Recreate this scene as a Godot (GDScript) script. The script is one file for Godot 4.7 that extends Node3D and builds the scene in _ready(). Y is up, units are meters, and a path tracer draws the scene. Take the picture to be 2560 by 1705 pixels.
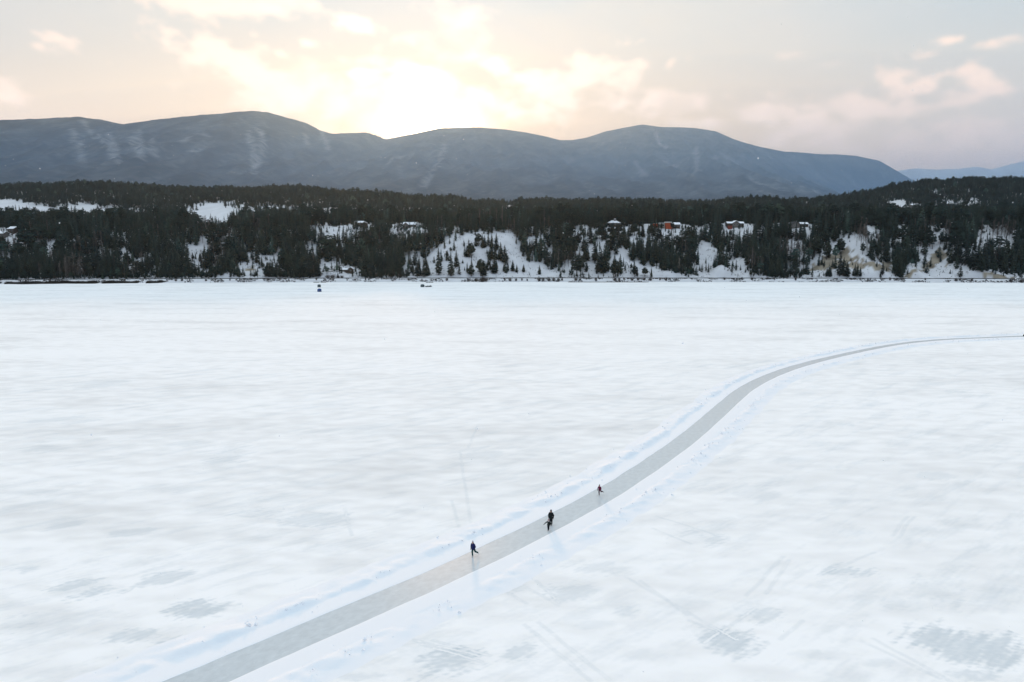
extends Node3D
# A frozen lake under a low winter sun: skaters on a cleared ice trail, a wooded far shore, mountains behind.
# Distances along the view are called d (d = -z); the lake surface is y = 0.

const BANK_COLUMNS = [
	[-598.08, 95, 42], [-455.68, 95, 42], [-384.48, 95, 42], [-331.08, 88, 42], [-284.8, 78, 42], [-234.96, 85, 44],
	[-188.68, 90, 45], [-153.08, 100, 46], [-128.16, 135, 46], [-105.02, 120, 46], [-78.32, 72, 41], [-49.84, 58, 42],
	[-10.68, 60, 43], [17.8, 75, 44], [49.84, 92, 46], [99.68, 85, 46], [131.72, 95, 47], [170.88, 100, 47],
	[220.72, 95, 47], [259.88, 80, 46], [297.26, 66, 44], [323.96, 86, 45], [345.32, 80, 45], [380.92, 66, 44],
	[412.96, 92, 46], [455.68, 95, 46], [598.08, 95, 46],
]
const HILL_TOPS = [
	[-1508.7, 125], [-1187.7, 125], [-1026.8, 129], [-905.7, 136.8], [-785.3, 139.2], [-665.8, 129], [-545.5, 129], [-425, 131.3],
	[-305.1, 121.1], [-144.7, 107], [0, 101.4], [177, 99.1], [257.4, 101.4], [354.1, 97.5], [458.5, 103.8], [539, 101.4],
	[619.1, 107.7], [698.8, 117.2], [801.5, 136.8], [857.2, 140.7], [937.1, 143.1], [1025.2, 143.1], [1217.4, 143.1], [1538.2, 140.7],
]
const MOUNDS = [
	[168, 22, 7.6, 10, 9], [194.9, 34, 9, 22, 6], [288.1, 42, 12.4, 30, 9], [262.2, 34, 10.3, 18, 5], [319.1, 30, 6.9, 16, 7], [367.4, 40, 13.8, 30, 9],
	[127.6, 26, 15.5, 18, 4], [-224.2, 28, 9, 16, 5], [-141.4, 26, 12.4, 14, 4.5], [-34.5, 30, 20.7, 26, 4], [69, 34, 20.7, 20, -4], [89.7, 48, 13.8, 26, 5],
]
const TRAIL = [
	Vector2(-47.3, 22.2), Vector2(-35.9, 33.4), Vector2(-24.4, 44.6), Vector2(-16.4, 52.4), Vector2(-8.3, 60.3), Vector2(-0.5, 68.6), Vector2(6.9, 77.1), Vector2(13.9, 86.0),
	Vector2(20.4, 95.3), Vector2(26.6, 104.7), Vector2(32.5, 114.3), Vector2(38.2, 124.1), Vector2(43.8, 133.8), Vector2(49.6, 143.4), Vector2(55.9, 152.5), Vector2(62.9, 161.2),
	Vector2(70.4, 169.4), Vector2(78.4, 177.1), Vector2(86.8, 184.5), Vector2(95.4, 191.6), Vector2(104.2, 198.6), Vector2(113.2, 205.3), Vector2(122.4, 211.4), Vector2(132.2, 216.5),
	Vector2(142.4, 220.5), Vector2(153.1, 223.4), Vector2(164.0, 225.9), Vector2(198.8, 233.5), Vector2(233.0, 241.0), Vector2(281.8, 251.6),
]
const THIN_SNOW = [
	[36.17, 50.02, 3.49, 2.69, 0.9], [38.98, 58.73, 2.21, 2.89, 0.45], [33.84, 46.5, 2.08, 0.94, 0.6], [16.67, 51.68, 2.45, 2.28, 0.9], [20.88, 55.32, 2.78, 1.62, 0.6], [32.36, 62.56, 2.34, 1.22, 0.7],
	[20.99, 70.74, 2.62, 2.55, 0.55], [30.31, 83.93, 3.08, 2.82, 0.35], [37.24, 71.78, 2.22, 1.57, 0.35], [51.06, 73.94, 2.74, 1.66, 0.35], [-5.6, 48.97, 3.73, 2.33, 0.9], [0.63, 49.49, 1.57, 2.11, 0.7],
	[5.15, 58.73, 2.94, 1.81, 0.55], [9.85, 55.97, 1.76, 1.65, 0.55], [9.08, 63.38, 3.16, 1.66, 0.45], [-1.12, 59.46, 2.6, 1.48, 0.5], [-33.13, 61.76, 2.7, 1.43, 0.7], [-40.17, 59.46, 2.98, 1.85, 0.8],
	[-28.14, 55.97, 2.46, 1.65, 0.9], [-31.05, 51.68, 2.62, 1.14, 0.7], [-41.13, 53.44, 2.02, 1.52, 0.8], [-48.15, 63.38, 1.58, 0.83, 0.6], [-23.12, 75.06, 4.62, 2.28, 0.55], [-29.99, 77.41, 3.81, 1.81, 0.5],
	[-19.34, 67.8, 2.52, 1.41, 0.35], [-43.16, 98.72, 3.6, 5.77, 0.55], [-42.12, 71.78, 2.66, 1.05, 0.5], [-51.51, 73.94, 2.28, 1.33, 0.5], [-4.8, 98.72, 3.6, 3.84, 0.35], [-81.31, 119.43, 6.48, 3.32, 0.5],
	[-92.66, 150.5, 6.3, 5.19, 0.45], [-72.22, 102.7, 4.36, 2.07, 0.45], [-50.78, 104.81, 3.81, 2.15, 0.4], [-31.87, 81.2, 1.99, 1.32, 0.4], [57.72, 116.73, 2.82, 2.11, 0.4], [48.88, 104.81, 1.9, 1.72, 0.3],
	[20.09, 91.58, 3.35, 1.99, 0.3], [57.61, 89.95, 3.29, 1.61, 0.35], [41.79, 96.84, 2.94, 1.85, 0.3], [34.5, 56.64, 2.13, 1.35, 0.35], [10.58, 48.97, 2.8, 0.93, 0.3], [-11.28, 46.5, 2.67, 0.71, 0.45],
	[-30.86, 46.98, 2.7, 0.57, 0.35], [6.74, 53.44, 2.02, 0.85, 0.3], [23.96, 48.97, 2.49, 0.83, 0.35], [28.09, 47.95, 1.83, 0.7, 0.4], [4.53, 107, 5.83, 2.24, 0.25], [-21.58, 111.66, 6.07, 2.43, 0.25],
	[-27.59, 86.84, 4.25, 1.5, 0.3], [-44.38, 85.36, 4.18, 1.45, 0.35], [-61.66, 83.93, 4.11, 1.41, 0.45],
]
const TRACKS = [
	[21.27, 58.02, 27.86, 65.97], [23.22, 58.37, 28.12, 65.08], [29.47, 61.76, 37.76, 66.87], [41.55, 70.74, 46.44, 76.22], [41.92, 70.24, 47.14, 76.22], [21.68, 51.11, 24.87, 54.05],
	[28.15, 51.11, 31.62, 46.04], [29.27, 51.39, 32.21, 45.81], [1.01, 53.44, 5.86, 45.81], [2.2, 53.75, 7.32, 45.81], [-1.12, 59.46, 1.42, 56.64], [0.38, 60.59, 4.24, 56.3],
	[2.28, 60.97, 4.27, 56.64], [12.18, 60.97, 15.15, 54.68], [-20.29, 78.63, -17.5, 70.74], [-7.94, 100.67, -4.43, 71.78], [-7.47, 81.2, -5.76, 71.78], [-6.85, 102.7, -5.98, 116.73],
	[14.99, 54.05, 18.45, 51.11], [15.38, 50.56, 21.46, 55.97], [-8.09, 51.11, -2.49, 48.97], [-7.37, 50.56, -2.15, 48.2], [-6.47, 51.11, -1.56, 48.97], [-31.9, 76.22, -25.89, 75.06],
	[-29.59, 75.06, -27.61, 77.41], [10.79, 61.76, 18.12, 51.11], [15.73, 72.84, 19.16, 68.76], [16.89, 76.22, 22.74, 70.74],
]
var CLEARINGS = [
	PackedVector2Array([Vector2(-89.0, 534.1), Vector2(-73.2, 571.5), Vector2(-47.8, 589.2), Vector2(-10.4, 598.2), Vector2(3.5, 596.9), Vector2(13.3, 572.3), Vector2(39.1, 559.1), Vector2(37.5, 535.2)]),
	PackedVector2Array([Vector2(37.5, 535.2), Vector2(39.5, 564.4), Vector2(53.2, 570.1), Vector2(73.1, 569.8), Vector2(93.4, 573.6), Vector2(105.7, 566.9), Vector2(133.6, 544.7), Vector2(137.3, 534.1)]),
	PackedVector2Array([Vector2(54.0, 622.6), Vector2(89.9, 622.4), Vector2(82.3, 591.3), Vector2(74.4, 581.4), Vector2(71.7, 557.8), Vector2(60.3, 558.1), Vector2(55.2, 556.3), Vector2(53.0, 583.8)]),
	PackedVector2Array([Vector2(86.4, 623.0), Vector2(135.5, 634.1), Vector2(128.3, 597.7), Vector2(106.6, 593.0), Vector2(91.0, 592.2), Vector2(73.9, 577.2), Vector2(76.6, 601.2)]),
	PackedVector2Array([Vector2(135.8, 534.1), Vector2(160.5, 574.2), Vector2(165.5, 574.3), Vector2(168.0, 542.8), Vector2(182.4, 569.3), Vector2(191.2, 577.0), Vector2(188.9, 543.8), Vector2(188.4, 533.1)]),
	PackedVector2Array([Vector2(219.3, 532.3), Vector2(272.8, 588.3), Vector2(283.9, 583.6), Vector2(281.1, 569.8), Vector2(288.8, 551.1), Vector2(310.4, 561.3), Vector2(297.5, 530.3)]),
	PackedVector2Array([Vector2(299.0, 530.3), Vector2(338.5, 570.8), Vector2(359.7, 580.1), Vector2(358.6, 569.4), Vector2(360.9, 543.1), Vector2(359.4, 530.3)]),
	PackedVector2Array([Vector2(353.2, 530.3), Vector2(367.0, 542.9), Vector2(371.7, 540.3), Vector2(408.6, 547.1), Vector2(409.0, 530.3)]),
	PackedVector2Array([Vector2(415.3, 592.3), Vector2(427.1, 592.0), Vector2(403.6, 561.3), Vector2(397.5, 559.7)]),
	PackedVector2Array([Vector2(416.5, 580.9), Vector2(423.1, 580.7), Vector2(404.7, 553.2), Vector2(399.3, 552.3)]),
	PackedVector2Array([Vector2(-272.2, 575.1), Vector2(-254.3, 580.3), Vector2(-246.3, 556.0), Vector2(-257.7, 552.5)]),
	PackedVector2Array([Vector2(-221.8, 556.0), Vector2(-211.9, 568.9), Vector2(-195.7, 580.6), Vector2(-192.0, 558.2), Vector2(-192.1, 530.4), Vector2(-207.6, 530.3)]),
	PackedVector2Array([Vector2(-161.5, 565.7), Vector2(-147.1, 574.3), Vector2(-122.1, 565.7), Vector2(-114.7, 533.4), Vector2(-150.8, 532.1)]),
	PackedVector2Array([Vector2(-184.9, 627.5), Vector2(-149.7, 647.7), Vector2(-141.5, 609.7), Vector2(-160.6, 602.3), Vector2(-172.0, 605.8)]),
	PackedVector2Array([Vector2(-127.7, 701.7), Vector2(-91.2, 752.2), Vector2(-72.4, 594.6), Vector2(-113.7, 622.6)]),
	PackedVector2Array([Vector2(-92.1, 938.0), Vector2(-76.8, 992.4), Vector2(-46.0, 593.5), Vector2(-58.0, 596.5)]),
	PackedVector2Array([Vector2(-291.3, 530.3), Vector2(-283.2, 552.1), Vector2(-273.8, 539.0)]),
	PackedVector2Array([Vector2(-151.7, 665.0), Vector2(-140.4, 694.6), Vector2(-128.7, 635.0), Vector2(-142.0, 620.5)]),
	PackedVector2Array([Vector2(192.3, 640.2), Vector2(220.4, 635.9), Vector2(209.4, 602.0), Vector2(180.7, 605.2)]),
	PackedVector2Array([Vector2(121.5, 637.3), Vector2(169.0, 643.1), Vector2(159.2, 603.6), Vector2(114.7, 599.3)]),
	PackedVector2Array([Vector2(251.2, 630.4), Vector2(279.8, 646.0), Vector2(258.8, 595.6), Vector2(240.2, 601.0)]),
	PackedVector2Array([Vector2(-902.4, 1172.1), Vector2(-860.0, 1169.4), Vector2(-799.2, 1139.5), Vector2(-728.2, 1100.0), Vector2(-708.2, 1151.0), Vector2(-641.0, 1113.6), Vector2(-549.4, 1083.9), Vector2(-511.5, 1019.3), Vector2(-545.0, 963.1), Vector2(-637.8, 977.6), Vector2(-751.2, 971.0)]),
	PackedVector2Array([Vector2(-484.5, 1037.4), Vector2(-520.3, 1160.0), Vector2(-475.0, 1163.6), Vector2(-399.7, 1019.0), Vector2(-240.2, 610.9), Vector2(-283.7, 605.7)]),
	PackedVector2Array([Vector2(-474.9, 613.1), Vector2(-441.3, 620.6), Vector2(-404.8, 571.5), Vector2(-438.6, 563.7)]),
	PackedVector2Array([Vector2(653.2, 1221.4), Vector2(706.1, 1254.1), Vector2(664.2, 1166.0), Vector2(684.5, 1166.6), Vector2(619.5, 1053.4), Vector2(576.7, 1064.0)]),
	PackedVector2Array([Vector2(723.3, 1187.0), Vector2(745.0, 1184.0), Vector2(684.4, 1080.0), Vector2(664.7, 1088.4)]),
	PackedVector2Array([Vector2(736.2, 1148.0), Vector2(770.4, 1155.7), Vector2(722.1, 1071.3), Vector2(682.9, 1058.0)]),
	PackedVector2Array([Vector2(-20.0, 1390.0), Vector2(7.6, 1322.0), Vector2(6.5, 1128.1), Vector2(-16.3, 1134.1)]),
	PackedVector2Array([Vector2(579.1, 1390.0), Vector2(781.1, 1800.4), Vector2(506.9, 1166.0), Vector2(484.3, 1160.0)]),
	PackedVector2Array([Vector2(207.9, 1268.0), Vector2(227.7, 1256.2), Vector2(200.2, 1103.0), Vector2(181.4, 1104.2)]),
	PackedVector2Array([Vector2(159.9, 599.4), Vector2(177.3, 599.3), Vector2(170.5, 574.2), Vector2(153.7, 573.9)]),
	PackedVector2Array([Vector2(186.1, 599.6), Vector2(194.4, 598.4), Vector2(186.2, 573.5), Vector2(180.5, 576.4)]),
	PackedVector2Array([Vector2(319.5, 621.3), Vector2(330.0, 620.8), Vector2(303.1, 573.7), Vector2(292.3, 565.7)]),
	PackedVector2Array([Vector2(341.4, 615.6), Vector2(374.8, 652.2), Vector2(331.4, 582.5), Vector2(323.6, 583.7)]),
	PackedVector2Array([Vector2(430.3, 636.8), Vector2(436.0, 623.8), Vector2(403.5, 579.2), Vector2(387.8, 570.9)]),
	PackedVector2Array([Vector2(-308.1, 1139.0), Vector2(-288.7, 1139.7), Vector2(-161.9, 629.3), Vector2(-171.9, 626.1)]),
	PackedVector2Array([Vector2(-350.0, 1170.4), Vector2(-338.2, 1176.1), Vector2(-194.9, 672.1), Vector2(-201.7, 674.1)]),
]
var SANDY = [
	PackedVector2Array([Vector2(235.1, 555.9), Vector2(252.0, 565.9), Vector2(269.0, 571.4), Vector2(278.8, 575.4), Vector2(280.0, 563.4), Vector2(285.0, 553.2), Vector2(289.5, 549.2), Vector2(311.8, 563.9), Vector2(306.1, 550.1), Vector2(291.1, 542.6), Vector2(283.3, 546.0), Vector2(273.7, 552.5), Vector2(255.4, 551.0), Vector2(245.7, 554.1)]),
	PackedVector2Array([Vector2(308.0, 539.1), Vector2(318.6, 543.8), Vector2(340.9, 564.3), Vector2(354.6, 573.6), Vector2(358.5, 566.3), Vector2(356.9, 559.9), Vector2(349.6, 560.2), Vector2(345.2, 559.1), Vector2(328.8, 549.9), Vector2(314.6, 537.5)]),
	PackedVector2Array([Vector2(349.8, 556.0), Vector2(357.0, 555.0), Vector2(354.5, 553.3), Vector2(349.6, 552.9)]),
	PackedVector2Array([Vector2(369.7, 537.0), Vector2(384.0, 539.1), Vector2(394.9, 534.3), Vector2(380.1, 533.3), Vector2(370.1, 534.7)]),
	PackedVector2Array([Vector2(-216.5, 545.7), Vector2(-212.8, 560.2), Vector2(-208.1, 557.9), Vector2(-206.5, 553.0)]),
]
const PLACED_TREES = [
	["at the foot of the snowy bluff", [[-75.11, 549.7, 11.82, 0], [-70.28, 546.96, 12.75, 0], [-68.07, 549.94, 11.17, 0], [-58.65, 548.99, 20.01, 0], [-48.59, 546.02, 17.62, 0], [-35.79, 547.62, 7.85, 0], [-32.34, 545.61, 9.45, 1], [-24.87, 545.99, 12.4, 1], [-22.67, 546.78, 11.11, 0], [-20.15, 553.7, 6.62, 0], [-14.16, 551.51, 12.19, 0], [-6.48, 555.66, 5.98, 0], [-3.25, 556.75, 6.32, 0], [0.65, 556.93, 7.99, 0], [3.89, 555.2, 5.97, 0], [9.42, 557.01, 5.99, 0], [22.16, 553.34, 6.94, 0]]],
	["on the face of the snowy bluff", [[-45.07, 556.28, 12.3, 0], [-40.25, 578.05, 5.53, 0], [-40.11, 559.96, 3.01, 0], [-38.07, 550.86, 2.96, 0], [-37.24, 566.65, 8.8, 0], [-35.23, 566.19, 10.15, 0], [-33.57, 565.8, 10.82, 1], [-27.9, 556.74, 4.66, 0], [-17.49, 555.37, 4.65, 0], [-17.15, 566.82, 12.19, 0], [-13.86, 567.01, 9.49, 0], [-12.66, 556.93, 7.32, 0], [-9.36, 566.49, 13.88, 0], [-5.93, 565.55, 12.84, 0], [-53.81, 567.53, 5.43, 1]]],
	["just below the snowy bluff's crest", [[-30.16, 577.37, 8.28, 0], [-28.19, 578.46, 9.33, 1], [-23.14, 577.81, 8.98, 0], [-19.84, 579.55, 9.35, 0], [-16.94, 577.84, 11.05, 0], [-13.04, 575.9, 13.08, 0], [-20.73, 571.48, 4.44, 0]]],
	["along the snow gully below the hip-roofed house", [[57.45, 596.44, 10.34, 1], [61.44, 591.03, 12.01, 0], [63.31, 614.58, 4.04, 1], [61.29, 578.59, 13.14, 0], [63.06, 579.45, 12.46, 0], [57.04, 568.78, 10.2, 1], [59.07, 569.14, 4.76, 1], [68.36, 598.35, 13.94, 0], [71.52, 605.19, 5.06, 0], [69.71, 578.61, 16.6, 0], [71.14, 579.51, 10.04, 0], [77.98, 600.68, 11.49, 1], [79.88, 599.27, 11.46, 0], [81.67, 602.49, 8.28, 0], [76.12, 602.62, 8.28, 1]]],
	["on the snowy rim left of the orange house", [[86.11, 604.54, 9.75, 1], [88.58, 604.71, 9.76, 0], [91.78, 605.1, 10.12, 0], [93.53, 605.07, 8.68, 1], [98.01, 606.89, 8.34, 0], [105.57, 605.71, 9.05, 1], [107.3, 605.55, 9.41, 1], [111.71, 608.69, 8, 0], [114.96, 607.06, 9.79, 0], [122.97, 610.25, 9.85, 1], [125.79, 612.05, 8.78, 0]]],
	["near shore between the snowy bluff and triangular mound", [[52.52, 555.19, 15.59, 1], [60.15, 535.06, 3.84, 0], [71.11, 565.62, 12.51, 0], [73.34, 563.67, 17.51, 0], [75.04, 562.81, 17.82, 0], [77.74, 562.3, 16.8, 0], [81.71, 549.68, 9.85, 1], [83.03, 548.85, 12.13, 1], [87.32, 554.21, 13.91, 0], [94.29, 562.5, 2.69, 0], [97.58, 561.88, 3.02, 0], [97.77, 546.12, 8.16, 1], [99.73, 547.37, 6.54, 0], [105.88, 546.02, 6.85, 1], [110.56, 543.88, 7.47, 0]]],
	["in front of the left sandy bluff", [[226.18, 546.24, 9.79, 0], [230.26, 546.07, 6.2, 0], [244.43, 544.97, 2.93, 0], [257.47, 562.86, 12.78, 1], [259.84, 564.68, 9.45, 0], [250.06, 544.11, 6.5, 0], [251.98, 542.73, 6.16, 0], [272.44, 574.1, 5.49, 1], [259.04, 541.62, 17.8, 0], [271.71, 570.09, 11.92, 1], [261.76, 541.37, 13.59, 0], [264.57, 541.28, 10.67, 0], [275.49, 558.68, 3, 0], [270.94, 541.37, 9.06, 0], [272.63, 540.93, 9.7, 0], [274.73, 540.71, 7.43, 0], [289.99, 539.18, 4.83, 0], [291.88, 539.9, 10, 0], [296.91, 543.71, 3.9, 0]]],
	["right of the right sandy bluff", [[354.65, 555.22, 11.94, 0], [357.64, 552.89, 16.52, 0], [358.17, 550.01, 14.79, 0], [360.67, 546.57, 16.98, 0], [363.06, 542.81, 14.6, 0], [364.03, 539.53, 13.54, 1], [366.73, 538.36, 16.08, 0], [370.57, 539.98, 18.71, 0], [379.77, 551.32, 18.45, 0], [383.46, 550.8, 13.17, 0], [388.9, 551, 16.46, 0], [393.49, 551, 19.1, 0], [401.96, 553.91, 18.54, 0], [407.62, 552.21, 18.48, 0]]],
	["around the small snow clearing in the left forest", [[-264.74, 558.37, 8.01, 0], [-262.3, 564.89, 4.73, 0], [-255.5, 562.65, 6.72, 0], [-250.95, 555.54, 7.97, 0], [-248.35, 560.27, 7.37, 0], [-242.86, 553.88, 9.93, 0], [-255.48, 544.38, 6.51, 0], [-211.5, 542.18, 3.89, 0], [-203.41, 544.27, 5.2, 0], [-203.91, 559.73, 8.7, 0], [-194.73, 544.87, 9.77, 0], [-187.26, 543.43, 10.39, 0]]],
	["by the terraced cabin near the shore", [[-153.95, 543.57, 12.99, 0], [-157.73, 546.86, 16.99, 0], [-137.74, 542.14, 4.54, 0], [-118.08, 549.48, 19.7, 0], [-116.05, 552.1, 18.14, 0]]],
]
const SHRUBS = [
	[-80.17, 531.63, 1.87, 1], [-69.95, 531.86, 1.56, 1], [-59.09, 532.08, 1.87, 1], [-50.71, 532.22, 2.18, 1.4], [-34.2, 531.81, 2.18, 1], [-27.95, 531.19, 2.8, 1.5], [-23.26, 530.42, 4.04, 2], [-20.19, 531.25, 2.8, 1.5],
	[-5.6, 532.61, 1.87, 1.2], [-1.55, 531.99, 2.49, 1.5], [3.11, 531.98, 2.18, 1.2], [7.78, 532.61, 1.87, 1], [11.82, 531.98, 1.87, 1], [21.15, 531.96, 2.8, 1.4], [24.25, 531.95, 2.49, 1.2], [28.61, 531.93, 3.12, 1.6],
	[32.34, 531.92, 2.8, 1.4], [36.07, 531.9, 2.49, 1.2], [38.91, 532.51, 2.18, 1.2], [49.8, 532.45, 2.5, 1.6], [52.91, 532.43, 2.18, 1.2], [65.27, 531.7, 1.87, 1.5], [79.94, 532.18, 2.49, 1.8], [83.45, 532.76, 2.18, 1.2],
	[87.27, 533.34, 1.87, 1.2], [93.29, 532.03, 2.18, 1.5], [98.05, 532.58, 2.18, 1.5], [102.71, 532.52, 2.18, 1.5], [107.56, 531.83, 2.49, 1.5], [115.12, 532.33, 2.18, 1], [119.64, 531.65, 2.49, 1.2], [165.1, 532.02, 2.18, 1.2],
	[172.2, 531.86, 1.56, 1], [178.68, 531.71, 2.18, 1.2], [186.38, 531.52, 2.18, 1.4], [194.31, 532.03, 1.56, 1], [198.62, 531.92, 2.18, 1.2], [203.55, 531.79, 1.87, 1.2], [219.61, 529.98, 2.79, 1], [232.41, 530.23, 1.55, 1.2],
	[291.36, 527.51, 2.47, 1], [296.48, 527.31, 1.85, 1], [317.83, 526.43, 1.85, 1], [340.14, 524.21, 2.46, 1.6], [343.47, 524.66, 2.15, 1.2], [352.03, 523.65, 2.15, 1.2], [379.9, 521.07, 2.44, 1.6], [386.59, 519.33, 2.74, 1.6],
	[-222.26, 524.44, 1.54, 1], [-212.03, 525.72, 1.23, 1], [-190.99, 527.02, 1.54, 1], [-187.97, 527.2, 1.85, 1.2], [-256.29, 521.95, 1.83, 1.4], [-251.88, 522.29, 1.84, 1.4], [-234.15, 523.61, 1.53, 1.6], [-229.7, 523.92, 1.23, 1.2],
	[-216.52, 525.43, 1.54, 1], [-172.23, 528.07, 1.55, 1], [-151.39, 529.72, 1.86, 1], [-144.82, 529.4, 1.55, 1], [-138.39, 529.68, 1.86, 1.2], [-127.66, 530.12, 1.24, 1.2], [-113.64, 531.25, 1.87, 1], [-111.18, 531.33, 1.56, 1.2],
	[-145.57, 541.81, 2.86, 2], [-141.69, 541.47, 2.85, 2], [-137.44, 540.81, 2.22, 1.6], [-134.45, 541.54, 2.22, 1.5], [-157.02, 543.11, 2.86, 1.5], [-96.34, 549.9, 3.87, 2], [-89.36, 546.34, 2.56, 1.5], [-108.72, 547.47, 2.89, 1.6],
	[178.3, 562.13, 1.65, 1], [182.02, 562.56, 1.32, 1], [171.71, 545.12, 1.28, 1], [184.24, 562.43, 1.32, 1],
]
const SITES = {"h1": Vector2(-142.7, 649.8), "h2": Vector2(-96.8, 649.4), "h3": Vector2(-56.1, 655.6), "h4": Vector2(-14.1, 611.5), "h5": Vector2(91.8, 625.6), "h6": Vector2(137.3, 628.5), "h7": Vector2(202.1, 629.0), "h8": Vector2(255.3, 615.4), "cabin": Vector2(-132.8, 552.5), "f1": Vector2(717.6, 1155.2), "f2": Vector2(666.5, 1152.5), "f3": Vector2(510.5, 1196.7), "f4": Vector2(-5.5, 1188.7), "f5": Vector2(198.9, 1151.0), "l1": Vector2(-433.0, 587.9), "l2": Vector2(-430.1, 597.6), "f6": Vector2(794.5, 1100.6)}
const CREST = [
	[-5371, 941, 6000], [-4853, 1007, 6000], [-4340, 1040, 6000], [-4031, 1061, 6047], [-3732, 1085, 6091], [-3560, 1066, 6117], [-3372, 1031, 6145], [-3077, 1081, 6188],
	[-2745, 1123, 6234], [-2545, 1142, 6262], [-2410, 1162, 6281], [-2274, 1169, 6300], [-2192, 1171, 6369], [-2051, 1142, 6485], [-1904, 1112, 6600], [-1813, 1061, 6669],
	[-1719, 1039, 6738], [-1554, 1063, 6854], [-1448, 1108, 7100], [-1396, 1114, 7350], [-1349, 1102, 7550], [-1283, 1159, 7800], [-1088, 1231, 8000], [-830, 1312, 8150],
	[-609, 1336, 8275], [-380, 1360, 8400], [-97, 1361, 8550], [147, 1347, 8675], [399, 1318, 8800], [606, 1283, 8900], [764, 1294, 8975], [978, 1343, 9075],
	[1195, 1428, 9175], [1474, 1498, 9300], [1728, 1555, 9401], [1971, 1526, 9414], [2241, 1523, 9429], [2458, 1515, 9440], [2731, 1475, 9454], [2954, 1384, 9466],
	[3065, 1348, 9471], [3342, 1277, 9486], [3676, 1221, 9503], [4176, 1193, 9529], [4454, 1184, 9543], [4678, 1175, 9554], [5019, 1103, 9571], [5253, 982, 9583],
	[5489, 860, 9594], [5778, 742, 9600], [6173, 634, 9600], [7294, 472, 9600],
]
const FAR_CREST = [
	[7468, 1309], [8057, 1460], [8479, 1527], [8734, 1560], [9080, 1519], [9421, 1535], [9929, 1594], [10279, 1519],
	[10611, 1619], [10945, 1694], [11620, 1768], [13015, 1560],
]
var CHUTES = [
	PackedVector2Array([Vector2(-3521, 5655), Vector2(-3103, 5040), Vector2(-2640, 4320)]), PackedVector2Array([Vector2(-3636, 5985), Vector2(-3294, 5565), Vector2(-2859, 4950), Vector2(-2530, 4470), Vector2(-2378, 4260)]), PackedVector2Array([Vector2(-3208, 5610), Vector2(-2795, 4935), Vector2(-2525, 4485)]),
	PackedVector2Array([Vector2(-2873, 5310), Vector2(-2630, 4905), Vector2(-2423, 4560)]), PackedVector2Array([Vector2(-2960, 5595), Vector2(-2621, 4980), Vector2(-2318, 4380)]), PackedVector2Array([Vector2(-2639, 5145), Vector2(-2312, 4530)]),
	PackedVector2Array([Vector2(-2112, 5655), Vector2(-1959, 5295), Vector2(-1831, 4965), Vector2(-1637, 4440)]), PackedVector2Array([Vector2(-2043, 5775), Vector2(-1915, 5400), Vector2(-1781, 4950), Vector2(-1734, 4740)]), PackedVector2Array([Vector2(-2091, 5775), Vector2(-2013, 5640)]),
	PackedVector2Array([Vector2(-1821, 6240), Vector2(-1726, 5940)]), PackedVector2Array([Vector2(-1784, 6630), Vector2(-1528, 5850)]), PackedVector2Array([Vector2(-613, 6555), Vector2(-534, 4935), Vector2(-524, 4170)]),
	PackedVector2Array([Vector2(-931, 5850), Vector2(-901, 5190)]), PackedVector2Array([Vector2(1685, 8265), Vector2(1474, 7020), Vector2(1469, 6465)]), PackedVector2Array([Vector2(1255, 5805), Vector2(1240, 5310)]),
	PackedVector2Array([Vector2(1022, 5790), Vector2(938, 4980)]), PackedVector2Array([Vector2(1766, 6765), Vector2(1286, 4845)]), PackedVector2Array([Vector2(1569, 4740), Vector2(1558, 4395), Vector2(1617, 4155)]),
	PackedVector2Array([Vector2(1895, 4545), Vector2(2205, 4770)]), PackedVector2Array([Vector2(1904, 6450), Vector2(1866, 5970), Vector2(1773, 5370)]), PackedVector2Array([Vector2(1512, 6045), Vector2(1679, 5790)]),
	PackedVector2Array([Vector2(-2312, 5235), Vector2(-2234, 5190)]), PackedVector2Array([Vector2(-2329, 4980), Vector2(-2361, 5145)]), PackedVector2Array([Vector2(-2207, 4800), Vector2(-2177, 4920)]),
]
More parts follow.
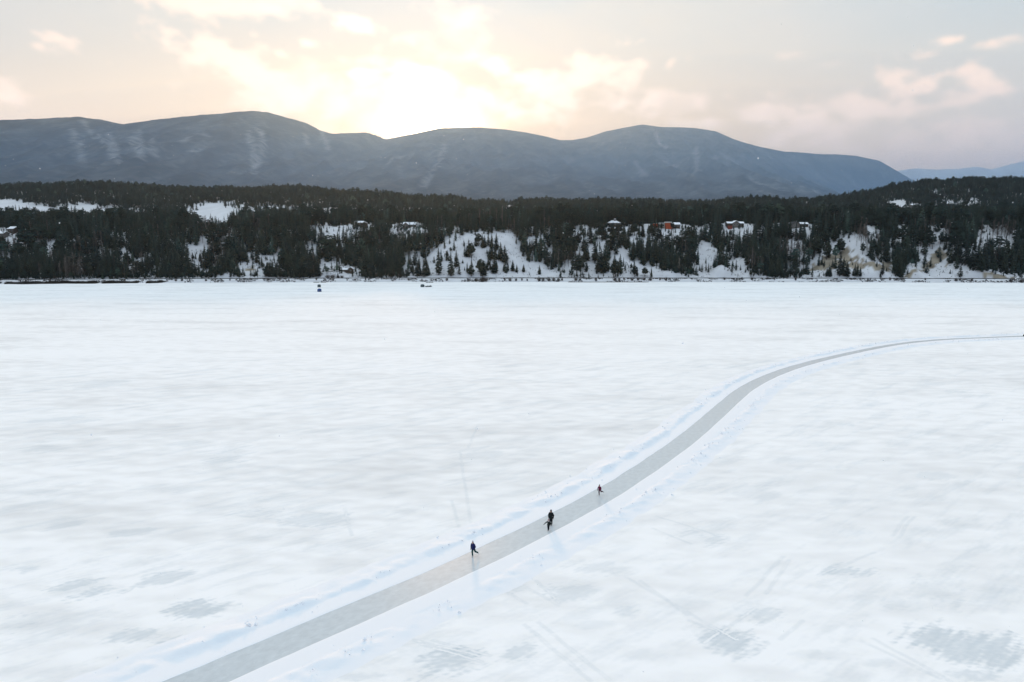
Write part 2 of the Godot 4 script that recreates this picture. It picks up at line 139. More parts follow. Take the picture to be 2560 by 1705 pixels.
const CLOUDS = [
	[-25.27, 14.36, 1.98, 0.77, 10, 1], [-22.67, 13.72, 2.63, 1, 25, 1], [-20.27, 12.32, 2.43, 1.15, 35, 0.9], [-19.81, 10.4, 2.9, 1.4, 30, 0.6], [-32.13, 13.24, 1.34, 0.44, 12, 1],
	[-33.34, 13.38, 0.67, 0.24, 10, 0.7], [-33.41, 12.63, 0.45, 0.17, 10, 0.6], [-35.4, 9.65, 0.97, 0.54, 20, 0.8], [-11.89, 16.3, 1.9, 0.54, 8, 0.9], [-12.01, 12.77, 1.29, 0.37, 0, 0.9],
	[-15.84, 14.61, 0.71, 0.19, 5, 0.6], [-7.35, 12.42, 4.14, 1.15, 15, 0.8], [-1.28, 13.53, 1.76, 0.75, 0, 0.9], [2.25, 12.07, 3.84, 0.99, 10, 0.9], [4.81, 12.48, 3.49, 1.1, 0, 1],
	[7.01, 13.44, 2.82, 0.91, 0, 1], [8.93, 11.94, 2.8, 1.01, 5, 0.9], [11.75, 11.25, 3.65, 0.98, 10, 0.9], [15.19, 8.91, 2.68, 0.53, 5, 0.7], [12.44, 13.51, 0.49, 0.39, 0, 0.8],
	[17.19, 10.76, 0.76, 0.34, 20, 0.6], [19.29, 9.44, 2.27, 0.74, 8, 0.8], [22.16, 8.56, 3.25, 1.13, 0, 0.8], [26.12, 9.53, 2.3, 0.92, 0, 0.7], [23.57, 7.91, 2.93, 0.85, 0, 0.6],
	[29.04, 10.86, 2.51, 1.14, 0, 1], [33.25, 10.64, 1.76, 0.85, 12, 1], [32.21, 9.63, 2.68, 0.77, 0, 0.7], [32.14, 7.57, 3.57, 1.04, 0, 0.5], [31.22, 13.25, 0.97, 0.2, -2, 0.8],
	[33.72, 12.8, 1.35, 0.22, -6, 0.8], [-24.61, 16.39, 2.4, 0.5, 5, 0.8], [-19.46, 16.78, 3.74, 0.52, 0, 0.7], [-16.59, 17.22, 3.24, 0.65, 5, 0.6], [-4.12, 16.19, 1.9, 4.01, -28, 0.45],
	[-6.98, 15, 2.21, 0.84, 20, 0.5], [-0.97, 11.04, 5.15, 1.18, 0, 0.8], [-13.59, 11.03, 3.71, 1.72, 10, 0.5], [-17.47, 11.11, 1.77, 0.74, 30, 0.7], [21.61, 13.29, 1.64, 0.32, 0, 0.3],
	[24.08, 12.53, 1.06, 0.27, 0, 0.35],
]

var M := {}
var used := {}
var detail := FastNoiseLite.new()
var rough := FastNoiseLite.new()
var rng := RandomNumberGenerator.new()

# ------------------------------------------------------------------ helpers
func numbered(called: String) -> String:
	var n: int = used.get(called, 0)
	used[called] = n + 1
	return called if n == 0 else "%s_%03d" % [called, n]

func tag(o: Node, label: String, category: String, group := "") -> Node:
	o.set_meta("label", label)
	o.set_meta("category", category)
	if group != "":
		o.set_meta("group", group)
	return o

func thing(called: String, label: String, category: String, at: Vector3, turn := 0.0, group := "") -> Node3D:
	var o := Node3D.new()
	o.name = numbered(called)
	add_child(o)
	o.position = at
	o.rotation.y = turn
	tag(o, label, category, group)
	return o

func part(called: String, mesh: Mesh, mat: Material, parent: Node, at := Vector3.ZERO) -> MeshInstance3D:
	var o := MeshInstance3D.new()
	o.name = called
	o.mesh = mesh
	if mat:
		o.material_override = mat
	o.position = at
	parent.add_child(o, true)
	return o

func structure(called: String, mesh: Mesh, mat: Material) -> MeshInstance3D:
	var o := part(numbered(called), mesh, mat, self)
	o.set_meta("kind", "structure")
	return o

func ordinal(n: int) -> String:
	var small := ["", "first", "second", "third", "fourth", "fifth", "sixth", "seventh", "eighth", "ninth", "tenth", "eleventh", "twelfth", "thirteenth", "fourteenth", "fifteenth", "sixteenth", "seventeenth", "eighteenth", "nineteenth"]
	if n < 20:
		return small[n]
	var tens := ["", "", "twenty", "thirty", "forty", "fifty", "sixty", "seventy", "eighty", "ninety"]
	var whole := ["", "", "twentieth", "thirtieth", "fortieth", "fiftieth", "sixtieth", "seventieth", "eightieth", "ninetieth"]
	@warning_ignore("integer_division")
	var t: int = n / 10
	return whole[t] if n % 10 == 0 else tens[t] + "-" + small[n % 10]

func lin(r: float, g: float, b: float) -> Color:
	return Color(r, g, b).linear_to_srgb()

func mat(r: float, g: float, b: float, roughness := 0.85, spec := 0.3) -> StandardMaterial3D:
	var m := StandardMaterial3D.new()
	m.albedo_color = lin(r, g, b)
	m.roughness = roughness
	m.metallic_specular = spec
	return m

func noise(seed_: int, freq: float, octaves := 4, kind := FastNoiseLite.TYPE_SIMPLEX_SMOOTH) -> FastNoiseLite:
	var n := FastNoiseLite.new()
	n.seed = seed_
	n.noise_type = kind
	n.frequency = freq
	n.fractal_type = FastNoiseLite.FRACTAL_FBM
	n.fractal_octaves = octaves
	return n

func speckled(r: float, g: float, b: float, spread: float, scale: float, seed_: int, roughness := 0.9) -> StandardMaterial3D:
	# a surface whose own colour varies in small patches
	var m := mat(1, 1, 1, roughness)
	var t := NoiseTexture2D.new()
	t.width = 256
	t.height = 256
	t.seamless = true
	t.noise = noise(seed_, 0.03, 5)
	var ramp := Gradient.new()
	ramp.set_color(0, lin(r * (1 - spread), g * (1 - spread), b * (1 - spread)))
	ramp.set_color(1, lin(minf(1, r * (1 + spread)), minf(1, g * (1 + spread)), minf(1, b * (1 + spread))))
	t.color_ramp = ramp
	m.albedo_color = Color.WHITE
	m.albedo_texture = t
	m.uv1_triplanar = true
	m.uv1_scale = Vector3.ONE * scale
	return m

func box(called: String, size: Vector3, at: Vector3, m: Material, parent: Node) -> MeshInstance3D:
	var b := BoxMesh.new()
	b.size = size
	return part(called, b, m, parent, at)

func tri(st: SurfaceTool, a: Vector3, b: Vector3, c: Vector3) -> void:
	st.add_vertex(a)
	st.add_vertex(b)
	st.add_vertex(c)

func flat_mesh(pts: PackedVector3Array) -> ArrayMesh:
	# triangles, flat shaded
	var nrm := PackedVector3Array()
	nrm.resize(pts.size())
	for i in range(0, pts.size(), 3):
		var n := (pts[i + 2] - pts[i]).cross(pts[i + 1] - pts[i]).normalized()
		nrm[i] = n
		nrm[i + 1] = n
		nrm[i + 2] = n
	var a := []
	a.resize(Mesh.ARRAY_MAX)
	a[Mesh.ARRAY_VERTEX] = pts
	a[Mesh.ARRAY_NORMAL] = nrm
	var m := ArrayMesh.new()
	m.add_surface_from_arrays(Mesh.PRIMITIVE_TRIANGLES, a)
	return m

func extrude(outline: PackedVector2Array, z0: float, z1: float) -> ArrayMesh:
	# an outline in x and y, counter-clockwise, drawn out along z
	var p := PackedVector3Array()
	var ids := Geometry2D.triangulate_polygon(outline)
	for i in range(0, ids.size(), 3):
		var a := outline[ids[i]]
		var b := outline[ids[i + 1]]
		var c := outline[ids[i + 2]]
		if (b - a).cross(c - a) > 0:
			var t := b
			b = c
			c = t
		p.append_array([Vector3(a.x, a.y, z1), Vector3(b.x, b.y, z1), Vector3(c.x, c.y, z1)])
		p.append_array([Vector3(a.x, a.y, z0), Vector3(c.x, c.y, z0), Vector3(b.x, b.y, z0)])
	for i in outline.size():
		var a := outline[i]
		var b := outline[(i + 1) % outline.size()]
		p.append_array([Vector3(a.x, a.y, z1), Vector3(b.x, b.y, z0), Vector3(b.x, b.y, z1)])
		p.append_array([Vector3(a.x, a.y, z1), Vector3(a.x, a.y, z0), Vector3(b.x, b.y, z0)])
	return flat_mesh(p)

func grid_mesh(w: int, h: int, pos: PackedVector3Array, col := PackedColorArray(), uv := PackedVector2Array(), uv2 := PackedVector2Array()) -> ArrayMesh:
	# rows run away from the lake's near end, columns to the right
	var nrm := PackedVector3Array()
	nrm.resize(pos.size())
	var idx := PackedInt32Array()
	idx.resize((w - 1) * (h - 1) * 6)
	var q := 0
	for j in h:
		var ja := maxi(j - 1, 0) * w
		var jb := mini(j + 1, h - 1) * w
		for i in w:
			var k := j * w + i
			var dx := pos[j * w + mini(i + 1, w - 1)] - pos[j * w + maxi(i - 1, 0)]
			var dz := pos[jb + i] - pos[ja + i]
			nrm[k] = dx.cross(dz).normalized()
			if i < w - 1 and j < h - 1:
				idx[q] = k
				idx[q + 1] = k + w
				idx[q + 2] = k + w + 1
				idx[q + 3] = k
				idx[q + 4] = k + w + 1
				idx[q + 5] = k + 1
				q += 6
	var a := []
	a.resize(Mesh.ARRAY_MAX)
	a[Mesh.ARRAY_VERTEX] = pos
	a[Mesh.ARRAY_NORMAL] = nrm
	a[Mesh.ARRAY_INDEX] = idx
	if col.size():
		a[Mesh.ARRAY_COLOR] = col
	if uv.size():
		a[Mesh.ARRAY_TEX_UV] = uv
	if uv2.size():
		a[Mesh.ARRAY_TEX_UV2] = uv2
	var m := ArrayMesh.new()
	m.add_surface_from_arrays(Mesh.PRIMITIVE_TRIANGLES, a)
	return m

# ------------------------------------------------------------------ the lie of the land
func from_table(tab: Array, x: float, k: int) -> float:
	if x <= tab[0][0]:
		return tab[0][k]
	for i in range(1, tab.size()):
		if x <= tab[i][0]:
			var t: float = smoothstep(tab[i - 1][0], tab[i][0], x)
			return lerpf(tab[i - 1][k], tab[i][k], t)
	return tab[-1][k]

func along(tab: Array, x: float, k: int) -> float:
	if x <= tab[0][0]:
		return tab[0][k]
	for i in range(1, tab.size()):
		if x <= tab[i][0]:
			return lerpf(tab[i - 1][k], tab[i][k], (x - tab[i - 1][0]) / (tab[i][0] - tab[i - 1][0]))
	return tab[-1][k]

func shore(x: float) -> float:
	return 529.0 - (25.0 if x < 0 else 11.0) * minf(2.5, (x / 380.0) * (x / 380.0))

var last_x := INF
var col_w: float
var col_b: float
var col_a: float
var col_s: float
func ground(x: float, d: float) -> float:
	if x != last_x:
		last_x = x
		col_w = from_table(BANK_COLUMNS, x, 1)
		col_b = from_table(BANK_COLUMNS, x, 2)
		col_a = from_table(HILL_TOPS, x, 1)
		col_s = shore(x)
	var e := d - col_s
	if e < 0:
		return -0.8 * minf(1, -e / 6.0)
	var y := 2.4 * smoothstep(0.0, 8.0, e)
	var s := (e - 17.0) / col_w
	if s > 0:
		var p := minf(1, s)
		p = 0.45 * p + 0.55 * smoothstep(0.0, 1.0, p)
		y += (col_b - 2.4) * p
		if s > 1:
			y += minf(0.06 * (e - 17.0 - col_w), 6.0)
		if e < 160:
			for b in MOUNDS:
				var dx: float = (x - b[0]) / b[2]
				var de: float = (e - b[1]) / b[3]
				var q := dx * dx + de * de
				if q < 9:
					y += b[4] * exp(-q) * clampf((e - 15.0) / 4.0, 0, 1)
		y += detail.get_noise_2d(x, d) * 1.5 * clampf((e - 18.0) / 25.0, 0, 1)
	var k := smoothstep(860.0, 1400.0, d)
	y += (col_a - 52.0) * k
	if d > 860:
		y += rough.get_noise_2d(x, d) * 5.0 * k
	return y

func on_ground(x: float, d: float, sink := 0.0) -> Vector3:
	return Vector3(x, ground(x, d) - sink, -d)

# ------------------------------------------------------------------ camera, sky, sun
func _ready() -> void:
	rng.seed = 20
	detail = noise(3, 0.035, 3)
	rough = noise(5, 0.012, 3)
	var cam := Camera3D.new()
	cam.name = "camera"
	add_child(cam)
	cam.position = Vector3(0, 32, 0)
	cam.rotation_degrees = Vector3(-8.4, 0, 0)
	cam.fov = 53.08
	cam.near = 0.3
	cam.far = 40000
	cam.current = true
	var we := WorldEnvironment.new()
	we.name = "environment"
	var env := Environment.new()
	env.background_mode = Environment.BG_SKY
	env.tonemap_mode = Environment.TONE_MAPPER_LINEAR
	env.tonemap_exposure = 1.18
	env.background_energy_multiplier = 1.0
	env.sdfgi_enabled = true
	env.ssao_enabled = true
	env.ssil_enabled = true
	# the air between here and the mountains: forward-scattering winter haze
	env.volumetric_fog_enabled = true
	env.volumetric_fog_density = 0.000043
	env.volumetric_fog_albedo = Color(0.73, 0.86, 1.0)
	env.volumetric_fog_anisotropy = 0.64
	env.volumetric_fog_length = 12000
	var sky := Sky.new()
	var pano := PanoramaSkyMaterial.new()
	pano.panorama = sky_image()
	sky.sky_material = pano
	env.sky = sky
	we.environment = env
	add_child(we)
	var sun := DirectionalLight3D.new()
	sun.name = "sun"
	add_child(sun)
	# veiled by thin cloud just above the ridge, a little left of the middle
	var az := deg_to_rad(-6.5)
	var el := deg_to_rad(11.0)
	var to_sun := Vector3(sin(az) * cos(el), sin(el), -cos(az) * cos(el))
	sun.look_at_from_position(Vector3.ZERO, -to_sun, Vector3.UP)
	sun.light_energy = 0.9
	sun.light_color = Color(1.0, 0.77, 0.54)
	sun.light_angular_distance = 6.0
	sun.shadow_enabled = true
	materials()
	print("sky ", Time.get_ticks_msec())
	mountains()
	land()
	lake()
	print("land ", Time.get_ticks_msec())
	trail()
	railway()
	houses()
	print("houses ", Time.get_ticks_msec())
	trees()
	print("trees ", Time.get_ticks_msec())
	shrubs()
	shore_things()
	print("shore ", Time.get_ticks_msec())
	people()
	snowfall()
	print("done ", Time.get_ticks_msec())

func materials() -> void:
	M.snow = speckled(0.86, 0.875, 0.90, 0.04, 0.05, 4)
	M.bank_snow = mat(1, 1, 1, 0.9)
	M.bank_snow.vertex_color_use_as_albedo = true
	M.roof_snow = mat(0.86, 0.88, 0.91, 0.95)
	M.needles = [mat(0.030, 0.044, 0.034), mat(0.038, 0.050, 0.036), mat(0.026, 0.038, 0.034)]
	M.needles_many = mat(1, 1, 1)
	M.needles_many.vertex_color_use_as_albedo = true
	M.bark = mat(0.075, 0.060, 0.050)
	M.pale_bark = mat(0.16, 0.14, 0.125)
	M.twig = mat(0.060, 0.048, 0.042)
	M.twig_light = mat(0.11, 0.085, 0.06)
	M.dry = mat(0.045, 0.038, 0.030)
	M.rail = mat(0.06, 0.05, 0.045, 0.5)
	M.ballast = speckled(0.075, 0.075, 0.075, 0.4, 0.5, 8)
	M.wood_dark = speckled(0.075, 0.055, 0.042, 0.3, 0.6, 9)
	M.wood_grey = speckled(0.14, 0.13, 0.12, 0.3, 0.6, 10)
	M.stucco = speckled(0.42, 0.38, 0.31, 0.1, 0.4, 11)
	M.orange = speckled(0.42, 0.085, 0.035, 0.12, 0.5, 12)
	M.red_brown = speckled(0.22, 0.055, 0.04, 0.2, 0.5, 13)
	M.shingle = mat(0.07, 0.07, 0.075)
	M.frame = mat(0.45, 0.43, 0.38)
	M.pane = mat(0.03, 0.04, 0.05, 0.08, 0.6)
	M.stone = speckled(0.2, 0.19, 0.18, 0.3, 0.5, 14)
	M.metal = mat(0.25, 0.26, 0.27, 0.35)
	M.metal.metallic = 0.8

func sky_image() -> ImageTexture:
	# air and clouds, brightest round the sun that stands behind the ridge
	var w := 2560
	var h := 1280
	var buf := PackedFloat32Array()
	buf.resize(w * h * 4)
	var wisps := noise(31, 0.10, 5)
	var puffs := noise(32, 0.42, 5)
	var veil := noise(33, 0.035, 4)
	var sun_az := -6.5
	var sun_el := 9.6
	var cl := []
	for c in CLOUDS:
		var a := deg_to_rad(-c[4])
		cl.append([c[0], c[1], maxf(absf(c[2]), 0.3), maxf(absf(c[3]), 0.25), cos(a), sin(a), c[5]])
	@warning_ignore("integer_division")
	var half: int = h / 2
	for j in half:
		var el := 90.0 - (j + 0.5) * 180.0 / h
		var ce := cos(deg_to_rad(el))
		var se := sin(deg_to_rad(el))
		var lift := 0.72 + 0.84 * pow(se, 1.15) + 0.50 * exp(-pow(el / 9.0, 2.0))
		var row := []
		for c in cl:
			if absf(el - c[1]) < 2.2 * maxf(c[3], c[2] * absf(c[5]) + c[3]) + 0.3:
				row.append(c)
		for i in w:
			var az := (i + 0.5) * 360.0 / w
			if az > 180.0:
				az -= 360.0
			var da := (az - sun_az) * ce
			var de := el - sun_el
			var ang := sqrt(da * da * (1.0 if absf(az - sun_az) < 90 else 1.3) + de * de)
			# noise is looked up on the sphere, flattened so that clouds stretch sideways
			var ra := deg_to_rad(az)
			var px := sin(ra) * ce * 57.0
			var pz := cos(ra) * ce * 57.0
			var n1 := wisps.get_noise_3d(px * 0.55 + el * 0.35, el * 1.3, pz * 0.55)
			var n2 := puffs.get_noise_3d(px * 0.8, el * 1.4, pz * 0.8)
			var n3 := veil.get_noise_3d(px * 0.6 + el * 0.8, el, pz * 0.6)
			var turned := absf(az - sun_az)
			turned = minf(turned, 360.0 - turned)
			var peach := exp(-pow(maxf(el - 4.0, 0.0) / 9.5, 2.0)) * exp(-pow(turned / 46.0, 2.0))
			# away from the sun the air is darker and bluer
			var away := smoothstep(30.0, 160.0, turned) * ce
			var r := lerpf(0.54, 1.26, peach) * lift * (1.0 - 0.42 * away)
			var g := lerpf(0.655, 0.83, peach) * lift * (1.0 - 0.33 * away)
			var b := lerpf(0.72, 0.48, peach) * lift * (1.0 - 0.20 * away)
			# thin veil, warm where it is near the sun
			var near := exp(-pow(ang / 30.0, 2.0))
			var v := clampf(0.34 + n3 * 1.3 + n1 * 0.7, 0, 1) * 0.6
			r = lerpf(r, (0.70 + 0.30 * near) * lift * (1.0 - 0.35 * away), v)
			g = lerpf(g, (0.70 + 0.11 * near) * lift * (1.0 - 0.30 * away), v)
			b = lerpf(b, (0.72 - 0.10 * near) * lift * (1.0 - 0.22 * away), v)
			# the glow of the hidden sun
			var g1 := exp(-pow(ang / 11.0, 1.5))
			var low := sqrt(da * da / 3.2 + (el - 8.6) * (el - 8.6))
			var g2 := exp(-pow(low / (3.0 + 2.2 * n1 + 1.0 * n2), 2.0))
			var g3 := exp(-pow(low / 1.5, 2.0))
			r += 0.22 * g1 + 1.3 * g2 + 7.0 * g3
			g += 0.10 * g1 + 0.85 * g2 + 5.4 * g3
			b += 0.03 * g1 + 0.48 * g2 + 3.6 * g3
			# clouds
			var cover := 0.0
			for c in row:
				var x: float = az - c[0]
				if absf(x) < 3.5 * c[2] + 1.0:
					x *= ce
					var y: float = el - c[1]
					var xr: float = (x * c[4] + y * c[5]) / c[2]
					var yr: float = (-x * c[5] + y * c[4]) / c[3]
					if yr < 0:
						yr *= 0.75
					var q: float = xr * xr + yr * yr
					if q < 6:
						cover = maxf(cover, c[6] * (exp(-q * 0.8) * 1.25 + n2 * 1.05 + n1 * 0.6 - 0.16))
			if absf(az) > 38.0 or el > 19.0:
				# the same broken cloud goes on outside the picture
				cover = maxf(cover, (n1 * 1.3 + n2 * 0.5 - 0.12) * 0.9)
			cover = smoothstep(0.02, 0.95, cover) * 0.95
			if cover > 0.001:
				r = lerpf(r, maxf(r, (1.16 * lift + 0.7 * g1) * (1.0 - 0.35 * away)), cover)
				g = lerpf(g, maxf(g, (0.92 * lift + 0.5 * g1) * (1.0 - 0.32 * away)), cover)
				b = lerpf(b, maxf(b, (0.78 * lift + 0.35 * g1) * (1.0 - 0.28 * away)), cover)
			# grey bank low in the air away from the sun
			var bank := exp(-pow((el - 5.2 + n1 * 1.5) / 2.2, 2.0)) * smoothstep(18.0, 34.0, absf(az - sun_az - 4.0) + n2 * 6.0) * 0.6
			r = lerpf(r, 1.22, bank)
			g = lerpf(g, 0.95, bank)
			b = lerpf(b, 0.86, bank)
			var o := (j * w + i) * 4
			buf[o] = r
			buf[o + 1] = g
			buf[o + 2] = b
			buf[o + 3] = 1.0
	for j in range(half, h):
		for i in range(0, w):
			var o := (j * w + i) * 4
			buf[o] = 0.66
			buf[o + 1] = 0.66
			buf[o + 2] = 0.68
			buf[o + 3] = 1.0
	return ImageTexture.create_from_image(Image.create_from_data(w, h, false, Image.FORMAT_RGBAF, buf.to_byte_array()))

# ------------------------------------------------------------------ mountains
func mountains() -> void:
	var w := 560
	var h := 240
	var x0 := -7200.0
	var dx := 25.5
	var d0 := 2900.0
	var dd := 29.0
	var gullies := noise(41, 0.0022, 4)
	gullies.fractal_type = FastNoiseLite.FRACTAL_RIDGED
	var mottled := noise(42, 0.004, 3)
	var fine := noise(43, 0.03, 3)
	var pos := PackedVector3Array()
	var col := PackedColorArray()
	pos.resize(w * h)
	col.resize(w * h)
	var top := PackedFloat32Array()
	var far := PackedFloat32Array()
	var foot := PackedFloat32Array()
	for i in w:
		top.append(along(CREST, x0 + i * dx, 1))
		far.append(along(CREST, x0 + i * dx, 2))
		foot.append(lerpf(3000.0, 8300.0, smoothstep(1200.0, 5200.0, x0 + i * dx)))
	for j in h:
		var d := d0 + j * dd
		for i in w:
			var x := x0 + i * dx
			var t := (d - foot[i]) / (far[i] - foot[i])
			var y := 60.0
			if t > 0 and t <= 1:
				y = 60.0 + (top[i] - 60.0) * pow(t, 0.9)
				y -= (0.5 - gullies.get_noise_2d(x * 1.5, d * 0.3) * 0.5) * 150.0 * pow(4.0 * t * (1.0 - t), 1.3) * 0.8
			elif t > 1:
				y = top[i] - (d - far[i]) * 0.4
			y += fine.get_noise_2d(x, d) * 3.5 * clampf(t * 3.0, 0, 1)
			pos[j * w + i] = Vector3(x, y, -d)
			var dust := clampf(0.36 + 0.2 * smoothstep(-500.0, 3500.0, x) + mottled.get_noise_2d(x, d * 0.5) * 0.35 + fine.get_noise_2d(x * 2.0, d * 0.6) * 0.30 + rng.randf_range(-0.12, 0.12), 0, 1)
			dust *= dust
			var s := 0.035 + 0.21 * dust
			col[j * w + i] = Color(s * 0.96, s, s * 0.99)
	for c in CHUTES:
		for k in range(1, c.size()):
			var a: Vector2 = c[k - 1]
			var b: Vector2 = c[k]
			for j in range(clampi(int((minf(a.y, b.y) - 90 - d0) / dd), 0, h - 1), clampi(int((maxf(a.y, b.y) + 90 - d0) / dd), 0, h - 1)):
				for i in range(clampi(int((minf(a.x, b.x) - 90 - x0) / dx), 0, w - 1), clampi(int((maxf(a.x, b.x) + 90 - x0) / dx), 0, w - 1)):
					var p := Vector2(x0 + i * dx, d0 + j * dd)
					var q := Geometry2D.get_closest_point_to_segment(p, a, b)
					var off := p.distance_to(q) + fine.get_noise_2d(p.x * 3, p.y) * 34.0
					if off < 26:
						col[j * w + i] = col[j * w + i].lerp(Color(0.54, 0.55, 0.56), clampf((22 - off) / 24.0, 0, 0.26))
	var m := mat(1, 1, 1, 1.0, 0.0)
	m.vertex_color_use_as_albedo = true
	structure("mountains", grid_mesh(w, h, pos, col), m)
	# haze lying in the valley before the mountains
	var hm := FogMaterial.new()
	hm.density = 0.000056
	hm.albedo = Color(0.58, 0.79, 1.0)
	for size in [Vector3(15000, 1100, 3400), Vector3(16000, 1450, 3900), Vector3(17000, 1800, 4300), Vector3(17500, 2150, 4500)]:
		var haze := FogVolume.new()
		haze.name = numbered("valley_haze")
		haze.shape = RenderingServer.FOG_VOLUME_SHAPE_ELLIPSOID
		haze.size = size
		haze.position = Vector3(2600, 40, -4700)
		haze.material = hm
		haze.set_meta("kind", "stuff")
		tag(haze, "pale blue haze lying in front of the mountains", "haze", "haze in the valley")
		add_child(haze)
	# fainter range far off on the right
	pos = PackedVector3Array()
	col = PackedColorArray()
	for j in 24:
		var d := 12500.0 + j * 125.0
		for i in 90:
			var x := 6000.0 + i * 75.0
			var t := clampf(j / 20.0, 0, 1)
			var y := lerpf(40.0, along(FAR_CREST, x * 15000.0 / 15000.0, 1), pow(t, 0.9)) - maxf(0, j - 20) * 60.0
			y += mottled.get_noise_2d(x * 0.3, d * 0.3) * 90.0 * (1.0 - t * 0.7)
			pos.append(Vector3(x, y, -d))
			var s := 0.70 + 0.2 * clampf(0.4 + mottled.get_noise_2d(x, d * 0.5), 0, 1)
			col.append(Color(s * 0.95, s, s * 1.06))  # pale bluish colour paints in the haze before this range
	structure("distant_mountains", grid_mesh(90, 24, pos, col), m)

# ------------------------------------------------------------------ the far bank and the hills behind it
func inside(polys: Array, p: Vector2) -> bool:
	for q in polys:
		if Geometry2D.is_point_in_polygon(p, q):
			return true
	return false

func land() -> void:
	var ds := PackedFloat32Array()
	var d := 495.0
	while d < 2350:
		ds.append(d)
		d += 1.6 if d < 650 else (4.0 if d < 760 else 14.0)
	var xs := PackedFloat32Array()
	var x := -1700.0
	while x < 1700:
		xs.append(x)
		x += 2.4 if absf(x) < 470 else 14.0
	var w := xs.size()
	var h := ds.size()
	var pos := PackedVector3Array()
	var col := PackedColorArray()
	pos.resize(w * h)
	col.resize(w * h)
	var grain := noise(51, 0.12, 4)
	for i in w:
		for j in h:
			var y := ground(xs[i], ds[j])
			pos[j * w + i] = Vector3(xs[i], y, -ds[j])
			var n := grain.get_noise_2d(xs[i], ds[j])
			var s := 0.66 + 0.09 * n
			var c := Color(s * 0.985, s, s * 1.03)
			if ds[j] < 700 and ds[j] > 530:
				var p := Vector2(xs[i] + n * 5.0, ds[j] + grain.get_noise_2d(ds[j], xs[i]) * 4.0)
				if inside(SANDY, p) and n > -0.45:
					c = Color(0.31, 0.27, 0.21) * (0.95 + n * 0.5)
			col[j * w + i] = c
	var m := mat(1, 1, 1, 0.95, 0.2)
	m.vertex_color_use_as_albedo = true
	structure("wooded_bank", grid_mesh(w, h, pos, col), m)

# ------------------------------------------------------------------ the lake
func lake() -> void:
	# snow-covered ice; the sheet reaches far past the picture on either side
	var xs := [-6000.0, -2000.0, -700.0, -128.0, 0.0, 128.0, 700.0, 2000.0, 6000.0]
	var ds := [-600.0, -100.0, 30.0, 110.0, 190.0, 300.0, 420.0, 545.0]
	var st := SurfaceTool.new()
	st.begin(Mesh.PRIMITIVE_TRIANGLES)
	for j in ds.size() - 1:
		for i in xs.size() - 1:
			var near: bool = xs[i] >= -128.0 and xs[i + 1] <= 128.0 and ds[j] >= 30.0 and ds[j + 1] <= 190.0
			var q := [Vector2(xs[i], ds[j]), Vector2(xs[i], ds[j + 1]), Vector2(xs[i + 1], ds[j + 1]), Vector2(xs[i + 1], ds[j])]
			for k in [0, 1, 2, 0, 2, 3]:
				var p: Vector2 = q[k]
				st.set_normal(Vector3.UP)
				st.set_uv(Vector2((p.x + 450.0) / 900.0, p.y / 560.0))
				st.set_uv2(Vector2((p.x + 128.0) / 256.0, (p.y - 30.0) / 160.0) if near else Vector2(0.001, 0.001) + 0.000001 * p)
				st.add_vertex(Vector3(p.x, 0, -p.y))
	var m := mat(1, 1, 1, 0.95, 0.1)
	m.albedo_texture = wide_snow()
	m.detail_enabled = true
	m.detail_blend_mode = BaseMaterial3D.BLEND_MODE_MIX
	m.detail_uv_layer = BaseMaterial3D.DETAIL_UV_2
	m.detail_albedo = near_snow()
	structure("frozen_lake", st.commit(), m)

func stretched(seed_: int, freq: float, w: int, h: int, tw: int, th: int, octaves := 4) -> PackedByteArray:
	var n := noise(seed_, freq, octaves)
	var im := n.get_seamless_image(w, h, false, false, 0.1, true)
	im.resize(tw, th, Image.INTERPOLATE_CUBIC)
	im.convert(Image.FORMAT_L8)
	return im.get_data()

func wide_snow() -> ImageTexture:
	# wind-drifted snow over 1400 m by 560 m: long low drifts across the view
	var w := 2048
	var h := 2048
	var a := stretched(61, 0.016, 900, 2048, w, h, 5)
	var b := stretched(62, 0.005, 700, 2048, w, h, 4)
	var c := stretched(63, 0.10, 1400, 2048, w, h, 3)
	var buf := PackedByteArray()
	buf.resize(w * h * 3)
	var q := 0
	for k in w * h:
		var n := (a[k] - 128) * 0.045 + (b[k] - 128) * 0.04 + (c[k] - 128) * 0.085
		if a[k] < 96:
			n -= (96 - a[k]) * 0.11
		var v := 244.0 + n
		v = minf(v, 249.0)
		buf[q] = int(v + 0.6)
		buf[q + 1] = int(v + 0.6)
		buf[q + 2] = int(v - 0.8)
		q += 3
	return ImageTexture.create_from_image(Image.create_from_data(w, h, false, Image.FORMAT_RGB8, buf))

